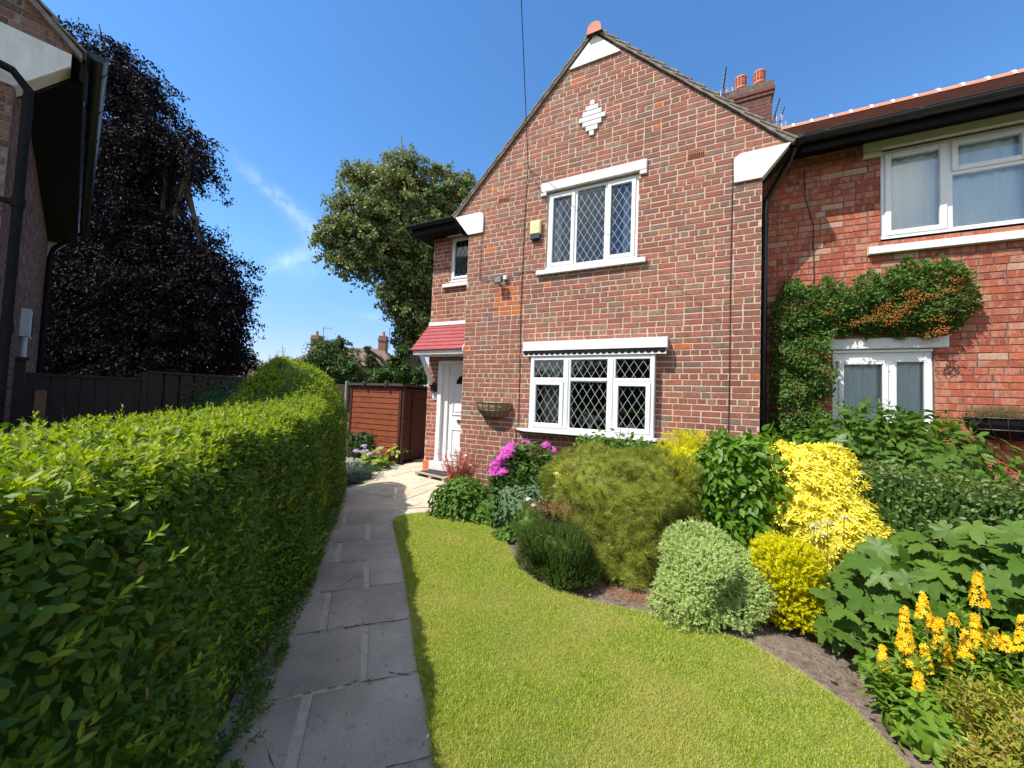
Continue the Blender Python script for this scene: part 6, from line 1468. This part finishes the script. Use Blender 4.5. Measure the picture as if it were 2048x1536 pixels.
TB = at(300, 760, 13.2); TB[2] = 0
BL = [(215, 130, 13.2, 52), (262, 165, 13, 48), (285, 215, 13, 46), (215, 215, 13.5, 80), (335, 290, 12.8, 46), (388, 308, 12.6, 34), (404, 335, 12.5, 20), (290, 310, 13.3, 80), (200, 330, 13.5, 90), (295, 395, 13, 46), (345, 482, 12.8, 46), (408, 518, 12.7, 34), (280, 460, 13.3, 95), (430, 560, 12.6, 50), (458, 605, 12.5, 38), (360, 570, 13, 95), (250, 590, 13.4, 110), (430, 650, 12.7, 52), (350, 680, 13, 95), (200, 480, 13.6, 95), (150, 560, 13.8, 90), (180, 670, 13.5, 95), (270, 700, 13.1, 85), (440, 710, 12.8, 40), (120, 680, 13.8, 70), (90, 580, 14, 60), (395, 735, 12.9, 60), (310, 750, 13, 70), (220, 755, 13.2, 70), (140, 750, 13.4, 70)]
trk = [(TB[0], TB[1], 0, .55), (TB[0], TB[1], 2, .48), (TB[0]+.1, TB[1], 5, .38), (TB[0]+.1, TB[1]+.1, 8, .22), (TB[0], TB[1], 10, .1)]
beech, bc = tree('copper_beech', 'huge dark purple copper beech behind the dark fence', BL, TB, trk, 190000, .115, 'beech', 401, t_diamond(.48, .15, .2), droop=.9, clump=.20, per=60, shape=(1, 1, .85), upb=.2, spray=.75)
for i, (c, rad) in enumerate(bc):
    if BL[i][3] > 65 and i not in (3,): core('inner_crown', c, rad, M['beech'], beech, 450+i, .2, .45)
SB = at(828, 770, 15.2); SB[2] = 0
SLB = [(806, 322, 15, 26), (775, 352, 14.8, 38), (830, 352, 15.2, 40), (725, 352, 14.6, 20), (700, 345, 14.5, 16), (880, 372, 15.6, 36), (922, 372, 15.8, 30), (905, 420, 15.8, 55), (760, 400, 14.8, 55), (820, 420, 15.3, 70), (715, 412, 14.4, 40), (690, 450, 14.3, 38), (660, 470, 14.2, 25), (735, 460, 14.5, 55), (680, 500, 14.2, 30), (705, 525, 14.2, 30), (745, 518, 14.4, 30), (785, 490, 14.8, 55), (850, 490, 15.4, 65), (900, 500, 15.8, 50), (815, 555, 14.9, 40), (860, 570, 15.4, 48), (785, 585, 14.6, 30), (820, 620, 14.8, 34), (860, 640, 15.2, 38), (852, 655, 15, 20), (800, 636, 14.7, 12)]
trk = [(*SB[:2], 0, .50), (*at(824, 700, 15.2), .42), (*at(836, 620, 15.2), .36), (*at(838, 520, 15.2), .28), (*at(825, 420, 15.1), .18), (*at(815, 360, 15), .08)]
syc, sc_ = tree('sycamore', 'tall green sycamore behind the house with an ivy covered trunk', SLB, SB, trk, 70000, .105, 'sycamore', 501, t_ovate(.75, 3, .12, .15), droop=.5, clump=.13, per=40, spray=.40, shape=(1, 1, .9), barkmat='barkgrey')
r = np.random.default_rng(520); n = 700; i = r.integers(0, 13, n); cc = np.array([sc_[k][0] for k in i]); rr_ = np.array([sc_[k][1] for k in i]); P = cc+norm(r.normal(size=(n, 3)))*rr_*.95; P = np.repeat(P, 6, 0)+r.normal(size=(n*6, 3))*.07
big('seed_keys', *inst(DIN, P, r.normal(size=P.shape)-[0, 0, 1.2], r.normal(size=P.shape), .11), M['keys'], syc)
n = 9000; t_ = r.random(n); pth = np.array([p[:3] for p in trk[:4]]); zz = np.interp(t_, [0, 1], [.3, pth[3][2]]); xx = np.interp(zz, pth[:, 2], pth[:, 0]); yy = np.interp(zz, pth[:, 2], pth[:, 1]); th = r.uniform(0, 6.28, n); R_ = np.interp(zz, [0, 2.6, 3.2, 6, 8], [.5, .48, .60, .95, .45])*(1+.25*np.sin(zz*5+th*2))*(1-.3*r.random(n)**2)
keep = (zz > 3.3) | (r.random(n) < .25); P = np.stack([xx+R_*np.cos(th), yy+R_*np.sin(th), zz], 1)[keep]; o = np.stack([np.cos(th), np.sin(th), 0*th+.2], 1)[keep]
leaves('ivy', t_ovate(.85, 3, .1, .15), P, o, .12, M['ivy'], syc, 530, upb=.3, rn=.4, droop=.6)
def bush(name, label, lobes, nl, S, mat, seed, **kw):
    c = at(lobes[0][0], lobes[0][1], lobes[0][2]); b = (c[0], c[1], 0)
    return tree(name, label, lobes, b, [(c[0], c[1], 0, .10), (c[0], c[1], c[2]*.6, .06), (c[0], c[1], c[2], .03)], nl, S, mat, seed, clump=.16, per=24, **kw)
bush('cherry_tree', 'small leafy cherry tree beyond the end of the hedge', [(655, 722, 11, 42), (625, 735, 10.8, 32), (690, 722, 11, 32), (655, 690, 11.2, 24), (682, 688, 11.2, 20), (700, 750, 10.8, 34), (640, 765, 10.8, 45), (690, 780, 10.8, 40), (600, 740, 10.9, 20)], 15000, .085, 'cherry', 601, upb=.3, droop=.5)
bush('cherry_tree', 'spreading green cherry with bare sky gaps above the shed', [(785, 748, 12.8, 28), (750, 750, 12.5, 26), (800, 745, 13, 24), (735, 700, 12.6, 8), (740, 714, 12.6, 10), (747, 728, 12.6, 13), (806, 704, 13, 16), (796, 720, 12.9, 15), (818, 695, 13, 9), (842, 755, 13, 22), (720, 752, 12.5, 20), (770, 758, 12.5, 28)], 11000, .10, 'cherry', 621, upb=.3, droop=.5)
for i in range(4): pass
# ================================================================== far houses, garage, pylons
VX = np.array([RT[0], RT[1], 0.]); VX /= np.linalg.norm(VX); VY = np.array([-VX[1], VX[0], 0.])
def farhouse(u, D, w, h, rh_, dep, label, wall, roofm, chim=(), hip=0., group=None, name='far_house', cat='house'):
    b = ground(u, D); t = empty(name, b, 0, label, cat, group)
    W_ = lambda x, y, z: b+VX*x+VY*y+np.array([0, 0, z])
    mb = MB(); q = [(-w/2, 0), (w/2, 0), (w/2, dep), (-w/2, dep)]
    for k in range(4):
        a, c = q[k], q[(k+1) % 4]; mb.poly([W_(*a, 0), W_(*c, 0), W_(*c, h), W_(*a, h)])
    if hip == 0:
        for sx in (-w/2, w/2): mb.poly([W_(sx, 0, h), W_(sx, dep, h), W_(sx, dep/2, h+rh_)])
    mb.build('wall', M[wall], t)
    mb = MB(); e = .35; a1, a2, a3, a4 = W_(-w/2-e, -e, h-.1), W_(w/2+e, -e, h-.1), W_(w/2+e, dep+e, h-.1), W_(-w/2-e, dep+e, h-.1); r1, r2 = W_(-w/2-e+hip, dep/2, h+rh_), W_(w/2+e-hip, dep/2, h+rh_)
    mb.poly([a1, a2, r2, r1]); mb.poly([a3, a4, r1, r2])
    if hip: mb.poly([a2, a3, r2]); mb.poly([a4, a1, r1])
    rf = mb.build('roof', M[roofm], t)
    for (cu, ch_, cw) in chim:
        x = (cu-1024)*(D+dep/2)/F-(u-1024)*D/F; mb = MB()
        for (x0, x1, y0, y1, z0, z1) in ((x-cw/2, x+cw/2, dep/2-.4, dep/2+.4, h+.3, h+rh_+ch_), (x-cw/2-.08, x+cw/2+.08, dep/2-.48, dep/2+.48, h+rh_+ch_*.62, h+rh_+ch_*.74)):
            V = [W_(xx, yy, z) for z in (z0, z1) for yy in (y0, y1) for xx in (x0, x1)]; mb.faces(V, [(0, 2, 3, 1), (4, 5, 7, 6), (0, 1, 5, 4), (2, 6, 7, 3), (0, 4, 6, 2), (1, 3, 7, 5)])
        cq = mb.build('chimney', M[wall], rf)
        mb = MB(); p = W_(x, dep/2, h+rh_+ch_); mb.lathe(p, [(.16, 0), (.14, .4), (.16, .45), (.0, .45)], 10); mb.build('chimney_pot', M['pot'], rf)
        mb = MB(); p = W_(x+cw*.8, dep/2, 0); mb.tube([p+[0, 0, h+rh_], p+[0, 0, h+rh_+ch_+.9]], .028, 5); a_ = p+[0, 0, h+rh_+ch_+.85]; mb.tube([a_-VX*.1, a_+VX*.9-[0, 0, .1]], .022, 5)
        for k in range(4): m_ = a_+VX*(.1+.24*k); mb.tube([m_-[0, 0, .16], m_+[0, 0, .16]], .014, 4)
        mb.build('aerial', M['darksteel'], rf)
    return t
farhouse(676, 36, 9.5, 4.3, 2.0, 7, 'far brown roofed house with two chimneys behind the small trees', 'farbrick', 'farroof', ((628, 1.1, .8), (762, 1.3, .75)), 2.2)
farhouse(602, 31, 3.6, 3.5, 1.15, 5, 'small far outbuilding with a dark hipped roof', 'garagebrick', 'farslate', (), 1.6, name='outbuilding', cat='outbuilding')
# garage with white bargeboards, gable to the camera
b = ground(500, 19); ga = empty('garage', b, 0, 'low brown brick garage with white bargeboards beyond the fence', 'garage')
W_ = lambda x, y, z: b+VX*x+VY*y+np.array([0, 0, z])
mb = MB(); mb.prism([W_(-1.6, 0, 0), W_(1.6, 0, 0), W_(1.6, 0, 2.25), W_(-.25, 0, 2.75), W_(-1.6, 0, 2.25)], VY*5); mb.build('wall', M['garagebrick'], ga)
mb = MB()
for sx in (-1.7, 1.4): mb.prism([W_(sx, -.05, 2.22), W_(-.25, -.05, 2.78), W_(-.25, -.05, 2.93), W_(sx, -.05, 2.37)], VY*.05)
mb.build('bargeboard', M['upvc'], ga)
mb = MB()
for sx in (-1.9, 1.75): mb.prism([W_(sx, -.12, 2.30), W_(-.25, -.12, 2.93), W_(-.25, -.12, 3.03), W_(sx, -.12, 2.40)], VY*5.3)
mb.build('roof', M['farslate'], ga)
for (u, v, D, rp, lab) in ((490, 716, 45, 14, 'rounded far tree behind the garage roof'), (465, 720, 50, 10, 'small far tree left of the garage roof')):
    tree('far_tree', lab, [(u, v, D, rp), (u+6, v+12, D, rp), (u-6, v+14, D, rp)], ground(u, D), [(*ground(u, D), .2), (*at(u, v, D), .08)], 2600, .35, 'farleaf', 650+u, clump=.6, per=20)
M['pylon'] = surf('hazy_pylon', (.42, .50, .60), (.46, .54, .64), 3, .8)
for (u, v0, v1) in ((565, 688, 735), (554, 699, 735), (539, 706, 735)):
    D = 700*47/(735-v0); top = at(u, v0, D); bt = at(u, v1+20, D); H = top[2]-bt[2]; w = .055*H
    t = empty('transmission_tower', bt, 0, 'hazy far pylon on the skyline', 'pylon', 'far pylons on the skyline')
    t['label'] = {565: 'tallest of three hazy far pylons above the hedge', 554: 'middle one of three hazy far pylons above the hedge', 539: 'smallest and leftmost of three hazy far pylons'}[u]
    mb = MB(); hz = np.array([0, 0, 1.])
    for s in (1, -1): mb.tube([bt+VX*w*s, top], .011*H, 4)
    for k in range(6): z0, z1 = H*k/6.5, H*(k+1)/6.5; mb.tube([bt+VX*w*(1-k/6.5)+hz*z0, bt-VX*w*(1-(k+1)/6.5)+hz*z1], .007*H, 4)
    mb.build('lattice', M['pylon'], t)
    for f, l in ((.93, .12), (.78, .17), (.63, .14)):
        mb = MB(); c = bt+hz*H*f; mb.tube([c-VX*l*H, c+VX*l*H], .009*H, 4); mb.build('cross_arm', M['pylon'], t)
# ================================================================== the far side of the road, behind the camera: it is what the panes mirror
for k, (x, y, w_, h_) in enumerate(((-9, -17, 8, 4.2), (-1, -19, 8, 5.), (7, -18.5, 8, 4.6), (15, -17, 8, 5.2))):
    t = plant('street_tree', ['dark spreading tree', 'tall dark tree', 'rounded dark tree', 'broad dark tree'][k]+' across the road behind the viewpoint', 'tree', (x, y), 1, 'trees across the road')
    P, o = shell((x, y, h_*.52), (w_*.62, 2.2, h_*.52), 2600, 700+k, .2, .4, .1, up=-.9); leaves('crown', DI, P, o, .42, M['sycamore'], t, 710+k); core('inner_crown', (x, y, h_*.5), (w_*.62, 2.2, h_*.52), M['sycamore'], t, 700+k, .2, .85, .1)
    mb = MB(); mb.tube([(x, y, -.1), (x, y, h_*.5)], [.3, .2], 10); mb.build('trunk', M['bark'], t)
